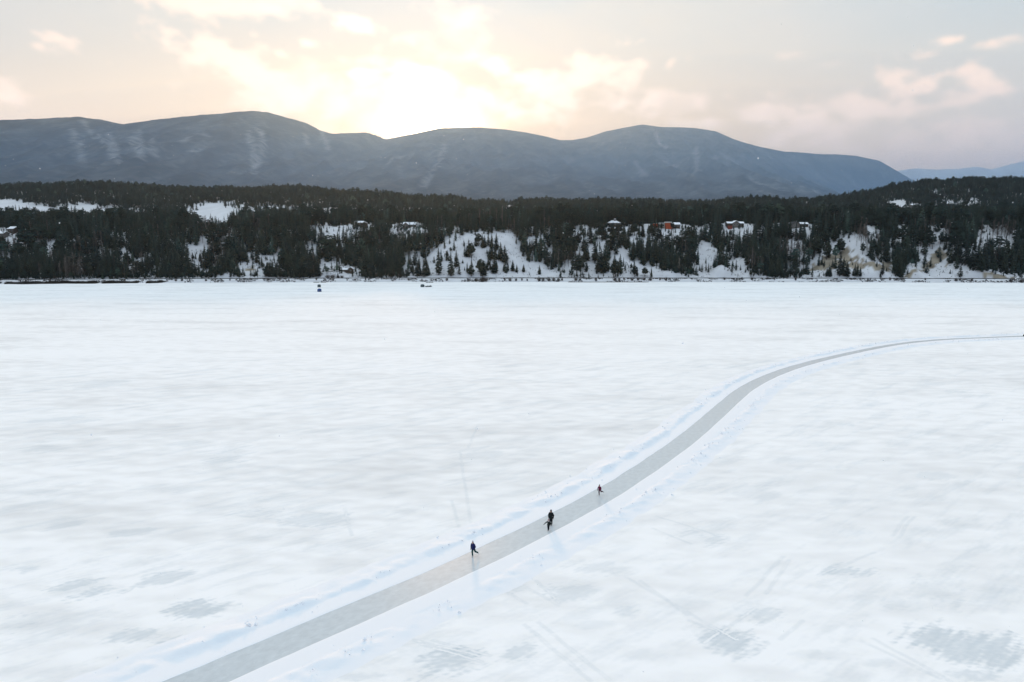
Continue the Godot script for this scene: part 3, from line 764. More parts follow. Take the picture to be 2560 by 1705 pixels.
func near_snow() -> ImageTexture:
	# 256 m by 160 m in front of the camera: where the wind has thinned the snow the ice shows; old tracks cross it
	var w := 2048
	var h := 2048
	var fine := stretched(71, 0.018, 820, 2048, w, h, 5)
	var blown := stretched(72, 0.012, 900, 1500, w, h, 5)
	var hatch := stretched(73, 0.11, 760, 2048, w, h, 4)
	var ripple := stretched(74, 0.16, 1800, 2048, w, h, 3)
	var amount := PackedFloat32Array()
	amount.resize(w * h)
	var sx := w / 256.0
	var sz := h / 160.0
	for p in THIN_SNOW:
		var rx: float = p[2] * 1.7 * sx
		var rz: float = p[3] * 1.7 * sz
		var cx: float = (p[0] + 128.0) * sx
		var cz: float = (p[1] - 30.0) * sz
		var s: float = p[4]
		for j in range(maxi(0, int(cz - rz)), mini(h, int(cz + rz))):
			var v := (j - cz) / rz
			for i in range(maxi(0, int(cx - rx)), mini(w, int(cx + rx))):
				var u := (i - cx) / rx
				var q := u * u + v * v
				if q < 1:
					var k := j * w + i
					var f := (1.0 - q) * (1.0 - q)
					var kk := posmod(j - int(i * 1.2), h) * w + i
					var n := (blown[k] - 128) / 170.0 + (fine[kk] - 128) / 75.0 + (hatch[kk] - 128) / 200.0
					var e := f * 1.7 - 0.80 + n * 0.75 + (ripple[k] - 128) / 260.0
					if e > 0:
						var g := minf(e * 1.25, 1.0) * s
						if g > amount[k]:
							amount[k] = g
	var ridge := PackedFloat32Array()
	ridge.resize(w * h)
	for t in TRACKS:
		var a := Vector2(t[0], t[1])
		var b := Vector2(t[2], t[3])
		var steps := int(a.distance_to(b) / 0.06)
		var side := (b - a).orthogonal().normalized()
		for k in steps:
			var p := a.lerp(b, float(k) / steps)
			p += side * (detail.get_noise_2d(p.x * 6.0, p.y * 6.0) * 0.14)
			var fade := 1.0 if detail.get_noise_2d(p.x * 9.0 + 70.0, p.y * 9.0) > -0.15 else 0.35
			for o in [-0.14, -0.07, 0.0, 0.07, 0.14]:
				var i := int((p.x + side.x * o + 128.0) * sx)
				var j := int((p.y + side.y * o - 30.0) * sz)
				if i > 0 and j > 0 and i < w and j < h:
					ridge[j * w + i] = maxf(ridge[j * w + i], fade) if absf(o) < 0.1 else minf(ridge[j * w + i], -fade)
	var buf := PackedByteArray()
	buf.resize(w * h * 4)
	var q := 0
	for j in h:
		var edge_j := minf(1.0, minf(j, h - 1 - j) / 160.0)
		for i in w:
			var k := j * w + i
			var kk := posmod(j - int(i * 1.2), h) * w + i
			var al := amount[k] * (0.32 + 0.35 * hatch[kk] / 255.0 + 0.25 * ripple[k] / 255.0)
			var base := (128 - fine[kk]) / 420.0 + (128 - blown[k]) / 700.0 + (128 - hatch[kk]) / 900.0 + (128 - ripple[k]) / 1100.0
			al = maxf(al, base * 0.9)
			var t := 196.0
			if ridge[k] > 0.0:
				al = lerpf(al, 0.04, 0.8 * ridge[k]) if al > 0.18 else al + 0.2 * ridge[k]
			elif ridge[k] < 0.0:
				al += 0.2
			al = clampf(al, 0, 0.95)
			if i < 160 or i > w - 161:
				al *= minf(i, w - 1 - i) / 160.0
			al *= edge_j
			buf[q] = int(t - 8)
			buf[q + 1] = int(t + 3)
			buf[q + 2] = int(t + 9)
			buf[q + 3] = int(al * 255)
			q += 4
	return ImageTexture.create_from_image(Image.create_from_data(w, h, false, Image.FORMAT_RGBA8, buf))

# ------------------------------------------------------------------ the cleared trail
var trail_pts := PackedVector2Array()
var trail_side := PackedVector2Array()

func trail() -> void:
	var c := Curve2D.new()
	for i in TRAIL.size():
		var p: Vector2 = TRAIL[i]
		var t: Vector2 = (TRAIL[mini(i + 1, TRAIL.size() - 1)] - TRAIL[maxi(i - 1, 0)]) / 6.0
		c.add_point(p, -t, t)
	var length := c.get_baked_length()
	var n := int(length / 0.5)
	for k in n:
		trail_pts.append(c.sample_baked(k * 0.5, true))
	for k in n:
		var t := (trail_pts[mini(k + 1, n - 1)] - trail_pts[maxi(k - 1, 0)]).normalized()
		trail_side.append(Vector2(t.y, -t.x))
	# ice
	var pos := PackedVector3Array()
	var uv := PackedVector2Array()
	for k in n:
		for i in 5:
			var o := lerpf(-1.72, 1.72, i / 4.0) * narrow(k)
			if i == 0 or i == 4:
				o += detail.get_noise_2d(k * 1.7, i * 40.0) * 0.10
			var p := trail_pts[k] + trail_side[k] * o
			pos.append(Vector3(p.x, 0.012, -p.y))
			uv.append(Vector2(o / 8.0 + 0.5, k * 0.5 / 16.0))
	var ice := mat(1, 1, 1, 0.20, 0.3)
	ice.albedo_texture = ice_image()
	structure("ice_trail", grid_mesh(5, n, pos, PackedColorArray(), uv), ice)
	# the scraped verge and the bank of ploughed snow on either side
	var lumps := noise(81, 0.55, 4)
	var big := noise(82, 0.09, 3)
	for s: float in [-1.0, 1.0]:
		var prof := [[1.66, 0.008], [1.74, 0.035], [2.2, 0.04], [2.9, 0.035], [3.5, 0.04], [3.75, 0.07], [3.95, 0.20], [4.2, 0.32], [4.5, 0.36], [4.8, 0.32], [5.1, 0.26], [5.4, 0.18], [5.7, 0.12], [6.1, 0.07], [6.6, 0.03], [7.2, -0.01]]
		pos = PackedVector3Array()
		var col := PackedColorArray()
		var w := prof.size()
		for k in n:
			var sway := big.get_noise_1d(k * 0.5 + s * 900.0) * 0.5
			var tall := maxf(0.12, 0.55 + big.get_noise_1d(k * 0.8 + s * 300.0 + 4000.0) * 1.1) * (1.0 if s < 0 else 0.6)
			for i in w:
				var o: float = prof[i][0]
				var y: float = prof[i][1]
				if i == 0 or i == 1:
					o += detail.get_noise_2d(k * 1.7, (0.0 if s < 0 else 160.0)) * 0.10 * (1.0 if s > 0 else -1.0)
				else:
					o += sway * clampf((o - 2.0) / 2.0, 0, 1)
				o -= 1.72 * (1.0 - narrow(k))
				var p := trail_pts[k] + trail_side[k] * (o * s)
				if i > 4:
					y = y * tall + lumps.get_noise_2d(p.x, p.y) * 0.14 * clampf(y * 5.0, 0, 1)
					y = maxf(y, 0.015 if i < w - 2 else -0.02)
					if i == w - 1:
						y = -0.03
				pos.append(Vector3(p.x, y, -p.y))
				# patches of the ploughed bank are coloured bluer than the scraped verge
				var blue_mix := clampf(0.35 + lumps.get_noise_2d(p.x * 0.5 + 40.0, p.y * 0.5) * 1.3, 0, 1) * (1.0 if o > 3.6 and o < 6.4 else 0.0)
				col.append(Color(0.87, 0.885, 0.905).lerp(Color(0.81, 0.855, 0.895), blue_mix))
		if s < 0:
			# mirror the columns so that faces keep looking up
			for k in n:
				for i in range(0, int(w / 2.0)):
					var a := pos[k * w + i]
					pos[k * w + i] = pos[k * w + w - 1 - i]
					pos[k * w + w - 1 - i] = a
					var c0 := col[k * w + i]
					col[k * w + i] = col[k * w + w - 1 - i]
					col[k * w + w - 1 - i] = c0
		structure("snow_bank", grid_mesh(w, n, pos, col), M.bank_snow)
	# loose lumps thrown out by the plough
	var mm := MultiMesh.new()
	mm.transform_format = MultiMesh.TRANSFORM_3D
	mm.mesh = lump_mesh()
	var list := []
	for k in range(10, n - 1):
		for r in int(maxf(0.0, 4.0 + big.get_noise_1d(k * 1.3 + 77.0) * 14.0)):
			var s := -1.0 if rng.randf() < 0.6 else 1.0
			var o := 3.9 + absf(rng.randfn(0, 1.25))
			if rng.randf() < 0.06:
				o = rng.randf_range(2.2, 3.6)
			var p := trail_pts[k] + trail_side[k] * (o * s) + Vector2(rng.randf_range(-0.25, 0.25), rng.randf_range(-0.25, 0.25))
			var size := 0.03 + pow(rng.randf(), 5.0) * 0.17
			var y := 0.24 * exp(-pow((o - 4.4) / 0.6, 2.0)) + 0.01
			list.append(Transform3D(Basis.from_euler(Vector3(rng.randf() * 6, rng.randf() * 6, rng.randf() * 6)).scaled(Vector3.ONE * size), Vector3(p.x, y, -p.y)))
	mm.instance_count = list.size()
	for k in list.size():
		mm.set_instance_transform(k, list[k])
	var o := MultiMeshInstance3D.new()
	o.name = "snow_lumps"
	o.multimesh = mm
	o.material_override = M.snow
	o.set_meta("kind", "stuff")
	tag(o, "loose lumps of ploughed snow along the ice trail", "snow lumps")
	add_child(o)

func narrow(k: int) -> float:
	# the far stretch has been cleared less wide
	return lerpf(1.0, 0.66, smoothstep(130.0, 215.0, trail_pts[k].y))

func lump_mesh() -> ArrayMesh:
	var r := RandomNumberGenerator.new()
	r.seed = 7
	var p := [Vector3.UP, Vector3.DOWN, Vector3.LEFT, Vector3.RIGHT, Vector3.FORWARD, Vector3.BACK]
	for i in 6:
		p[i] = p[i] * r.randf_range(0.7, 1.2) + Vector3(r.randf(), r.randf(), r.randf()) * 0.3
	var f := [[0, 3, 5], [0, 5, 2], [0, 2, 4], [0, 4, 3], [1, 5, 3], [1, 2, 5], [1, 4, 2], [1, 3, 4]]
	var v := PackedVector3Array()
	for t in f:
		v.append_array([p[t[0]], p[t[2]], p[t[1]]])
	return flat_mesh(v)

func ice_image() -> ImageTexture:
	# grey ice with cloudy patches and the scratches of many skates
	var w := 512
	var h := 1024
	var a := stretched(91, 0.02, 512, 700, w, h, 4)
	var f := PackedFloat32Array()
	f.resize(w * h)
	var r := RandomNumberGenerator.new()
	r.seed = 12
	for s in 620:
		var p := Vector2(r.randf() * w, r.randf() * h)
		var dir := Vector2(r.randfn(0, 0.22), 1.0).normalized()
		var bend := r.randfn(0, 0.006)
		for k in int(r.randf_range(30, 190)):
			p += dir
			dir = dir.rotated(bend)
			var i := posmod(int(p.x), w)
			var j := posmod(int(p.y), h)
			f[j * w + i] += 9.0
	var buf := PackedByteArray()
	buf.resize(w * h * 3)
	var q := 0
	for k in w * h:
		var v := 203.0 + (a[k] - 128) * 0.06 + minf(f[k], 16.0)
		buf[q] = int(v - 6)
		buf[q + 1] = int(v + 1)
		buf[q + 2] = int(v + 4)
		q += 3
	return ImageTexture.create_from_image(Image.create_from_data(w, h, false, Image.FORMAT_RGB8, buf))

# ------------------------------------------------------------------ railway along the shore
func railway() -> void:
	var t := thing("railway_track", "dark railway line running along the snowy far shore", "railway track", Vector3(0, 0, 0))
	for strip in [["ballast", 9.6, 10.5, 0.0, 0.34, M.ballast], ["ballast", 13.2, 14.2, 0.25, 0.34, M.ballast], ["rail", 11.0, 11.09, 0.12, 0.17, M.rail], ["rail", 12.43, 12.52, 0.12, 0.17, M.rail]]:
		var pos := PackedVector3Array()
		var n := 0
		var x := -520.0
		while x <= 520.0:
			var s := shore(x)
			var e0: float = strip[1]
			var e1: float = strip[2]
			var y: float = ground(x, s + 10.0)
			var low: float = strip[3]
			var high: float = strip[4]
			if strip[0] == "ballast":
				high += detail.get_noise_1d(x * 2.0) * 0.16
				e0 += detail.get_noise_1d(x * 3.0 + 50.0) * 0.3
			pos.append_array([Vector3(x, y + low - 0.15, -(s + e0)), Vector3(x, y + high, -(s + e0 + 0.03)), Vector3(x, y + high, -(s + e1 - 0.03)), Vector3(x, y + low - 0.15, -(s + e1))])
			n += 1
			x += 4.0
		# rows here run to the right, so turn the quads
		var p := PackedVector3Array()
		for k in 4:
			for i in n:
				p.append(pos[i * 4 + k])
		part(strip[0], grid_mesh(n, 4, p), strip[5], t)

# ------------------------------------------------------------------ trees
func crown_mesh(seed_: int, r: float, y0: float, tiers: int, n: int, kind: int) -> ArrayMesh:
	var g := RandomNumberGenerator.new()
	g.seed = seed_
	var p := PackedVector3Array()
	for i in tiers:
		var f := float(i) / (tiers - 1)
		var y := lerpf(y0, 0.96, f)
		var reach := r * (pow(1.0 - f, 0.8) * 0.94 + 0.06)
		if kind == 1:
			reach = r * (0.35 + 0.75 * sin(PI * clampf(0.18 + 0.78 * f, 0, 1)))
		if kind == 0 and f < 0.12:
			reach *= 0.7
		for k in n:
			if g.randf() < (0.10 if kind == 0 else 0.24):
				continue
			var ang := TAU * (k + g.randf()) / n
			var l := reach * g.randf_range(0.62, 1.18)
			var dir := Vector3(cos(ang), 0, sin(ang))
			var side := Vector3(-sin(ang), 0, cos(ang))
			var yy := y + g.randf_range(-0.5, 0.5) * (0.9 - y0) / tiers
			var droop := (0.30 if kind == 0 else g.randf_range(-0.25, 0.25)) * l
			var a := Vector3(0, yy + 0.012, 0)
			var tip := dir * l + Vector3(0, yy - droop, 0)
			var wide := (0.30 if kind == 0 else 0.42) * l + 0.004
			var mid := a.lerp(tip, g.randf_range(0.5, 0.7))
			var hang := Vector3(0, -0.26 * l - 0.004, 0)
			var b := mid + side * wide + hang
			var c := mid - side * wide + hang
			p.append_array([a, tip, b, a, c, tip])
			if kind == 1:
				var up := mid + Vector3(0, 0.30 * l, 0)
				p.append_array([b, up, c, mid - dir * 0.3 * l, up, tip])
			else:
				p.append_array([mid + hang * 1.4, tip, a])
	p.append_array([Vector3(-0.006, 0.93, 0), Vector3(0, 1.0, 0), Vector3(0.006, 0.93, 0), Vector3(0, 0.93, -0.006), Vector3(0, 1.0, 0), Vector3(0, 0.93, 0.006)])
	return flat_mesh(p)

func trunk_mesh(r: float, top: float) -> ArrayMesh:
	var p := PackedVector3Array()
	var n := 5
	for k in n:
		var a := TAU * k / n
		var b := TAU * (k + 1) / n
		var v0 := Vector3(cos(a) * r, -0.03, sin(a) * r)
		var v1 := Vector3(cos(b) * r, -0.03, sin(b) * r)
		var v2 := Vector3(cos(a) * r * 0.25, top, sin(a) * r * 0.25)
		var v3 := Vector3(cos(b) * r * 0.25, top, sin(b) * r * 0.25)
		p.append_array([v0, v1, v3, v0, v3, v2])
	return flat_mesh(p)

func bare_mesh(seed_: int) -> ArrayMesh:
	var g := RandomNumberGenerator.new()
	g.seed = seed_
	var p := PackedVector3Array()
	for i in 46:
		var y := g.randf_range(0.25, 0.95)
		var ang := g.randf() * TAU
		var l := 0.20 * (1.1 - y) + 0.05
		var dir := Vector3(cos(ang), g.randf_range(0.7, 1.5), sin(ang)).normalized()
		var side := Vector3(-sin(ang), 0, cos(ang)) * 0.006
		var a := Vector3(0, y, 0)
		var tip := a + dir * l
		p.append_array([a - side, tip, a + side])
		for s in 2:
			var m := a.lerp(tip, g.randf_range(0.3, 0.8))
			var t := m + (dir + Vector3(g.randfn(0, 0.5), 0.2, g.randfn(0, 0.5))).normalized() * l * 0.5
			p.append_array([m - side * 0.6, t, m + side * 0.6])
	return flat_mesh(p)

func trees() -> void:
	var fir := [crown_mesh(1, 0.15, 0.06, 24, 8, 0), crown_mesh(2, 0.19, 0.04, 22, 8, 0), crown_mesh(3, 0.125, 0.10, 26, 7, 0)]
	var pine := [crown_mesh(4, 0.17, 0.30, 12, 8, 1), crown_mesh(5, 0.21, 0.38, 10, 8, 1)]
	var fir_trunk := trunk_mesh(0.014, 0.95)
	var pine_trunk := trunk_mesh(0.018, 0.93)
	var bare_trunk := trunk_mesh(0.010, 0.97)
	var bare := bare_mesh(6)
	var tall_of := func(h: float) -> String:
		return "tall" if h > 14.0 else ("small" if h < 6.0 else "middling")
	var taken := []
	for z in PLACED_TREES:
		var list: Array = z[1].duplicate()
		list.sort_custom(func(a, b): return a[0] / a[1] < b[0] / b[1])
		for i in list.size():
			var a: Array = [list[i][0], list[i][1], list[i][2] * 1.12, list[i][3]]
			var k := int(a[3])
			var lone := "%s dark %s, %s from left %s" % [tall_of.call(a[2]), "pine" if k == 1 else "fir", ordinal(i + 1), z[0]]
			var t := thing("pine_tree" if k == 1 else "fir_tree", lone, "tree", on_ground(a[0], a[1], 0.1), rng.randf() * TAU, "conifers " + z[0])
			var v := rng.randi() % 3
			t.scale = Vector3(a[2] * rng.randf_range(1.4, 1.95), a[2], a[2] * rng.randf_range(1.4, 1.95))
			part("trunk", pine_trunk if k == 1 else fir_trunk, M.bark, t)
			part("crown", pine[v % 2] if k == 1 else fir[v], M.needles[rng.randi() % 3], t)
			taken.append(Vector2(a[0], a[1]))
	# the forest
	var single := 300 - taken.size()
	var lists := [[], [], [], [], [], []]
	var edge := noise(103, 0.05, 3)
	var clear := CLEARINGS.slice(8)
	var thin := noise(101, 0.03, 4)
	var kinds := noise(102, 0.02, 2)
	var front := []
	for band in [[520.0, 545.0, 2.4], [545.0, 662.0, 3.1], [662.0, 905.0, 4.6], [905.0, 1460.0, 4.3]]:
		var step: float = band[2]
		var d: float = band[0]
		while d < band[1]:
			var reach := d * 0.80 + 25.0
			var x := -reach
			while x < reach:
				var p := Vector2(x + rng.randf_range(-0.5, 0.5) * step, d + rng.randf_range(-0.5, 0.5) * step)
				x += step
				var e := p.y - shore(p.x)
				if e < 18.0:
					continue
				var q := p + Vector2(edge.get_noise_2d(p.x, p.y), edge.get_noise_2d(p.y, p.x)) * (7.0 if p.y < 700 else 26.0)
				var open := false
				var fill := 0.0
				for b in 8:
					if Geometry2D.is_point_in_polygon(q, CLEARINGS[b]):
						open = true
						fill = [0.22, 0.42, 0.46, 0.5, 0.3, 0.2, 0.2, 0.4][b]
						break
				var kept := not open and inside(clear, q)
				if (open and rng.randf() > fill) or (kept and (p.y > 662 or rng.randf() > 0.5)):
					continue
				var n := thin.get_noise_2d(p.x, p.y)
				if n < (-0.16 if p.y < 680 else -0.3) and rng.randf() < 0.72:
					continue
				if p.y > 960 and p.y < 1130 and p.x > -520 and p.x < -120 and rng.randf() < 0.8:
					continue
				if rng.randf() < 0.08:
					continue
				var h := clampf(rng.randfn(11.8, 3.6), 4.0, 20.0)
				if p.y > 905:
					h *= 0.84
				var kn := kinds.get_noise_2d(p.x, p.y) + rng.randf_range(-0.3, 0.3)
				var k := 5 if (kn > 0.38 and e < 90) else (3 + rng.randi() % 2 if kn > 0.22 else rng.randi() % 3)
				if e < 24 and k < 5:
					h *= rng.randf_range(0.5, 1.0)
				if kept:
					h = rng.randf_range(1.5, 7.0)
					k = k % 5
				if open:
					h = rng.randf_range(1.6, 5.0) if rng.randf() < 0.5 else rng.randf_range(4.0, 12.0)
					k = k % 5
				var item := [p.x, p.y, h, k]
				if e < 52 and k < 5 and not open and not kept and absf(p.x) < p.y * 0.745:
					front.append(item)
				else:
					lists[k].append(item)
			d += step
	# young growth along the forest's foot
	for k in 5200:
		var x := rng.randf_range(-440, 440)
		var e := rng.randf_range(17.0, 30.0)
		var p := Vector2(x, shore(x) + e)
		if inside(CLEARINGS, p):
			continue
		var young := rng.randi() % 6
		lists[young].append([p.x, p.y, rng.randf_range(1.5, 5.5), young])
	# the largest in view are trees of their own: those standing nearest the lake
	front.sort_custom(func(a, b): return (a[2] / (a[1] - shore(a[0]) + 25.0)) > (b[2] / (b[1] - shore(b[0]) + 25.0)))
	var near := front.slice(0, single)
	for f in front.slice(single):
		lists[f[3]].append(f)
	var places := [[-330.0, "in dense forest behind the dark reed bed"], [-230.0, "in dense shore forest below the left snow clearing"], [-150.0, "in dense shore forest left of the terraced cabin"], [-60.0, "in the dark gully left of the snowy bluff"], [130.0, "in the forest right of the snowy bluff"], [240.0, "in shore forest between triangular mound and left sandy bluff"], [330.0, "in forest around the two sandy bluffs"], [900.0, "in dark forest at the shore's right end"]]
	for f in near:
		var where := ""
		for q in places:
			if f[0] < q[0]:
				where = q[1]
				break
		var pine_kind: bool = f[3] >= 3
		var t := thing("pine_tree" if pine_kind else "fir_tree", "%s dark %s packed %s" % [tall_of.call(f[2]), "pine" if pine_kind else "fir", where], "tree", on_ground(f[0], f[1], 0.1), rng.randf() * TAU, "trees " + where)
		t.scale = Vector3(f[2] * rng.randf_range(1.0, 1.45), f[2], f[2] * rng.randf_range(1.0, 1.45))
		part("trunk", pine_trunk if pine_kind else fir_trunk, M.bark, t)
		part("crown", pine[f[3] - 3] if pine_kind else fir[f[3]], M.needles[rng.randi() % 3], t)
	var forest := Node3D.new()
	forest.name = "forest"
	add_child(forest)
	forest.set_meta("kind", "stuff")
	tag(forest, "dark conifer forest covering the far bank and hills", "forest")
	var far_fir := [crown_mesh(11, 0.16, 0.05, 18, 7, 0), crown_mesh(12, 0.20, 0.04, 16, 7, 0), crown_mesh(13, 0.14, 0.08, 19, 6, 0)]
	var far_pine := [crown_mesh(14, 0.18, 0.32, 9, 7, 1), crown_mesh(15, 0.22, 0.38, 8, 7, 1)]
	var total := 0
	for k in 6:
		var crown: Mesh = far_fir[k] if k < 3 else (far_pine[k - 3] if k < 5 else bare)
		var stem: Mesh = fir_trunk if k < 3 else (pine_trunk if k < 5 else bare_trunk)
		var mc := MultiMesh.new()
		var mt := MultiMesh.new()
		mc.transform_format = MultiMesh.TRANSFORM_3D
		mt.transform_format = MultiMesh.TRANSFORM_3D
		mc.use_colors = true
		mc.mesh = crown
		mt.mesh = stem
		var nn: int = lists[k].size()
		total += nn
		mc.instance_count = nn
		mt.instance_count = nn
		for i in nn:
			var f: Array = lists[k][i]
			var wide := rng.randf_range(1.05, 1.55)
			var b := Basis(Vector3.UP, rng.randf() * TAU).scaled(Vector3(f[2] * wide, f[2], f[2] * wide))
			var tr := Transform3D(b, on_ground(f[0], f[1], 0.2))
			mc.set_instance_transform(i, tr)
			mt.set_instance_transform(i, tr)
			var s := rng.randf_range(0.65, 1.35) * (2.2 if rng.randf() < 0.07 else 1.0)
			var warm := rng.randf_range(-0.1, 0.12)
			mc.set_instance_color(i, Color(0.10, 0.085, 0.075) * s if k == 5 else Color(0.027 * s * (0.95 + warm), 0.043 * s, 0.035 * s * (1.0 - warm)))
		for pair in [["crowns", mc, M.needles_many], ["trunks", mt, M.pale_bark if k == 5 else M.bark]]:
			var o := MultiMeshInstance3D.new()
			o.name = pair[0]
			o.multimesh = pair[1]
			o.material_override = pair[2]
			o.set_meta("kind", "stuff")
			forest.add_child(o, true)
	print("forest trees ", total, " single ", near.size() + taken.size())

# ------------------------------------------------------------------ shrubs, reeds, tufts
func shrub_mesh(seed_: int) -> ArrayMesh:
	var g := RandomNumberGenerator.new()
	g.seed = seed_
	var p := PackedVector3Array()
	for i in 90:
		var ang := g.randf() * TAU
		var lean := g.randf_range(0.05, 0.75)
		var foot := Vector3(cos(ang), 0, sin(ang)) * g.randf() * 0.22
		var l := g.randf_range(0.55, 1.05) * (1.0 - 0.3 * lean)
		var dir := Vector3(cos(ang) * lean, 1.0, sin(ang) * lean).normalized()
		var side := Vector3(-sin(ang), 0, cos(ang)) * 0.016
		var tip := foot + dir * l
		p.append_array([foot - side - Vector3(0, 0.1, 0), tip, foot + side - Vector3(0, 0.1, 0)])
		for s in 3:
			var m := foot.lerp(tip, g.randf_range(0.3, 0.85))
			var t := m + (dir + Vector3(g.randfn(0, 0.6), 0.1, g.randfn(0, 0.6))).normalized() * l * 0.38
			p.append_array([m - side * 0.7, t, m + side * 0.7])
	return flat_mesh(p)

func shrubs() -> void:
	var kinds := [shrub_mesh(21), shrub_mesh(22), shrub_mesh(23)]
	var list := SHRUBS.duplicate()
	list.sort_custom(func(a, b): return a[0] / a[1] < b[0] / b[1])
	for i in list.size():
		var a: Array = list[i]
		var golden: bool = absf(a[0] - 224.0) < 4.0
		var s := thing("shrub", "%s bare shrub, %s from left of the shrubs along the far shore" % ["golden brown" if golden else "dark", ordinal(i + 1)], "shrub", on_ground(a[0], a[1], 0.05), rng.randf() * TAU, "bare shrubs along the far shore")
		s.scale = Vector3(a[2] * a[3] * 1.1, a[2] * 1.15, a[2] * a[3] * 1.1)
		part("stems", kinds[i % 3], M.twig_light if golden else M.twig, s)
	# tufts of dead grass and stones poking through the snow of the embankment and the bluffs
	var mm := MultiMesh.new()
	mm.transform_format = MultiMesh.TRANSFORM_3D
	mm.mesh = kinds[0]
	var tr := []
	var patch := noise(111, 0.06, 3)
	for k in 26000:
		var x := rng.randf_range(-430, 430)
		var bank := rng.randf() < 0.42
		var e := rng.randf_range(1.0, 8.5) if bank else rng.randf_range(17.5, 70.0)
		var d := shore(x) + e
		if patch.get_noise_2d(x, d * 2.0) < (0.06 if bank else 0.10):
			continue
		if not bank and not inside(CLEARINGS, Vector2(x, d)):
			continue
		var h := rng.randf_range(0.25, 0.8) * (1.0 if bank else 0.85)
		tr.append(Transform3D(Basis(Vector3.UP, rng.randf() * TAU).scaled(Vector3(h * 1.3, h, h * 1.3)), on_ground(x, d)))
	mm.instance_count = tr.size()
	for k in tr.size():
		mm.set_instance_transform(k, tr[k])
	var o := MultiMeshInstance3D.new()
	o.name = "grass_tufts"
	o.multimesh = mm
	o.material_override = M.twig
	o.set_meta("kind", "stuff")
	tag(o, "dark tufts of dead grass on the snowy embankment", "grass")
	add_child(o)
	# reeds on the left
	var stalk := PackedVector3Array()
	for k in 14:
		var at := Vector3(rng.randf_range(-0.6, 0.6), 0, rng.randf_range(-0.6, 0.6))
		var tip := at + Vector3(rng.randf_range(-0.25, 0.25), rng.randf_range(0.7, 1.0), rng.randf_range(-0.25, 0.25))
		stalk.append_array([at + Vector3(-0.035, 0, 0), tip, at + Vector3(0.035, 0, 0), at + Vector3(0, 0, 0.035), tip, at + Vector3(0, 0, -0.035)])
	mm = MultiMesh.new()
	mm.transform_format = MultiMesh.TRANSFORM_3D
	mm.mesh = flat_mesh(stalk)
	tr = []
	for k in 6500:
		var x := rng.randf_range(-440, -262)
		var wide := 9.0 * clampf((-262.0 - x) / 12.0, 0, 1) * (0.75 + 0.5 * patch.get_noise_1d(x * 0.6))
		var e := -rng.randf() * wide + 4.0
		if patch.get_noise_1d(x * 0.5 + 300.0) < -0.42:
			continue
		var h := rng.randf_range(1.4, 3.2) * (0.8 + 0.5 * patch.get_noise_1d(x * 1.7))
		tr.append(Transform3D(Basis(Vector3.UP, rng.randf() * TAU).scaled(Vector3(1.1, h, 1.1)), Vector3(x, -0.05, -(shore(x) + e))))
	mm.instance_count = tr.size()
	for k in tr.size():
		mm.set_instance_transform(k, tr[k])
	o = MultiMeshInstance3D.new()
	o.name = "reeds"
	o.multimesh = mm
	o.material_override = M.dry
	o.set_meta("kind", "stuff")
	tag(o, "dark brown reed bed along the lake's left shore", "reeds")
	add_child(o)

# ------------------------------------------------------------------ houses on the bench above the bank
func window(parent: Node, at: Vector3, w: float, h: float, side := false) -> void:
	var f := box("window", Vector3(w, h, 0.12) if not side else Vector3(0.12, h, w), at, M.frame, parent)
	box("pane", Vector3(w - 0.3, h - 0.3, 0.16) if not side else Vector3(0.16, h - 0.3, w - 0.3), Vector3.ZERO, M.pane, f)

func gable(parent: Node, at: Vector3, w: float, depth: float, wall_h: float, rise: float, along_x: bool, wall_mat: Material, snow := 0.35, eave := 0.6) -> void:
	# one wing: walls with gable ends, two roof slopes, snow lying on them
	var half := (depth if along_x else w) * 0.5
	var long := w if along_x else depth
	var pts := PackedVector2Array([Vector2(-half, -3.0), Vector2(half, -3.0), Vector2(half, wall_h), Vector2(0, wall_h + rise), Vector2(-half, wall_h)])
	var wing := part("wall", extrude(pts, -long * 0.5, long * 0.5), wall_mat, parent, at)
	if along_x:
		wing.rotation.y = PI / 2
	var over := half + eave
	var drop := rise * over / half
	var up := 0.22
	for s: float in [-1.0, 1.0]:
		var a := Vector2(0, wall_h + rise + 0.02)
		var b := Vector2(s * over, wall_h + rise - drop + 0.02)
		var o := PackedVector2Array([a, b, b + Vector2(0, up), a + Vector2(0, up)])
		if s > 0:
			o = PackedVector2Array([a, b, b + Vector2(0, up), a + Vector2(0, up)])
		else:
			o = PackedVector2Array([a, a + Vector2(0, up), b + Vector2(0, up), b])
		var r := part("roof", extrude(o, -long * 0.5 - eave, long * 0.5 + eave), M.shingle, wing)
		if snow > 0:
			var c := a + Vector2(0, up + 0.004)
			var e := b.lerp(a, 0.04) + Vector2(0, up + 0.004)
			var so := PackedVector2Array([c, e, e + Vector2(0, snow * 0.7), c + Vector2(0, snow)])
			if s < 0:
				so = PackedVector2Array([c, c + Vector2(0, snow), e + Vector2(0, snow * 0.7), e])
			part("snow_cover", extrude(so, -long * 0.5 - eave + 0.1, long * 0.5 + eave - 0.1), M.roof_snow, r)

func house(called: String, label: String, site: String, turn := 0.0) -> Node3D:
	var p: Vector2 = SITES[site]
	var t := thing(called, label, "house", on_ground(p.x, p.y), turn, "houses among the trees")
	t.scale = Vector3.ONE * 0.85
	return t

func chimney(parent: Node, at: Vector3, h: float) -> void:
	var c := box("chimney", Vector3(0.9, h, 0.9), at, M.stone, parent)
	box("snow_cap", Vector3(1.0, 0.2, 1.0), Vector3(0, h * 0.5 + 0.1, 0), M.roof_snow, c)

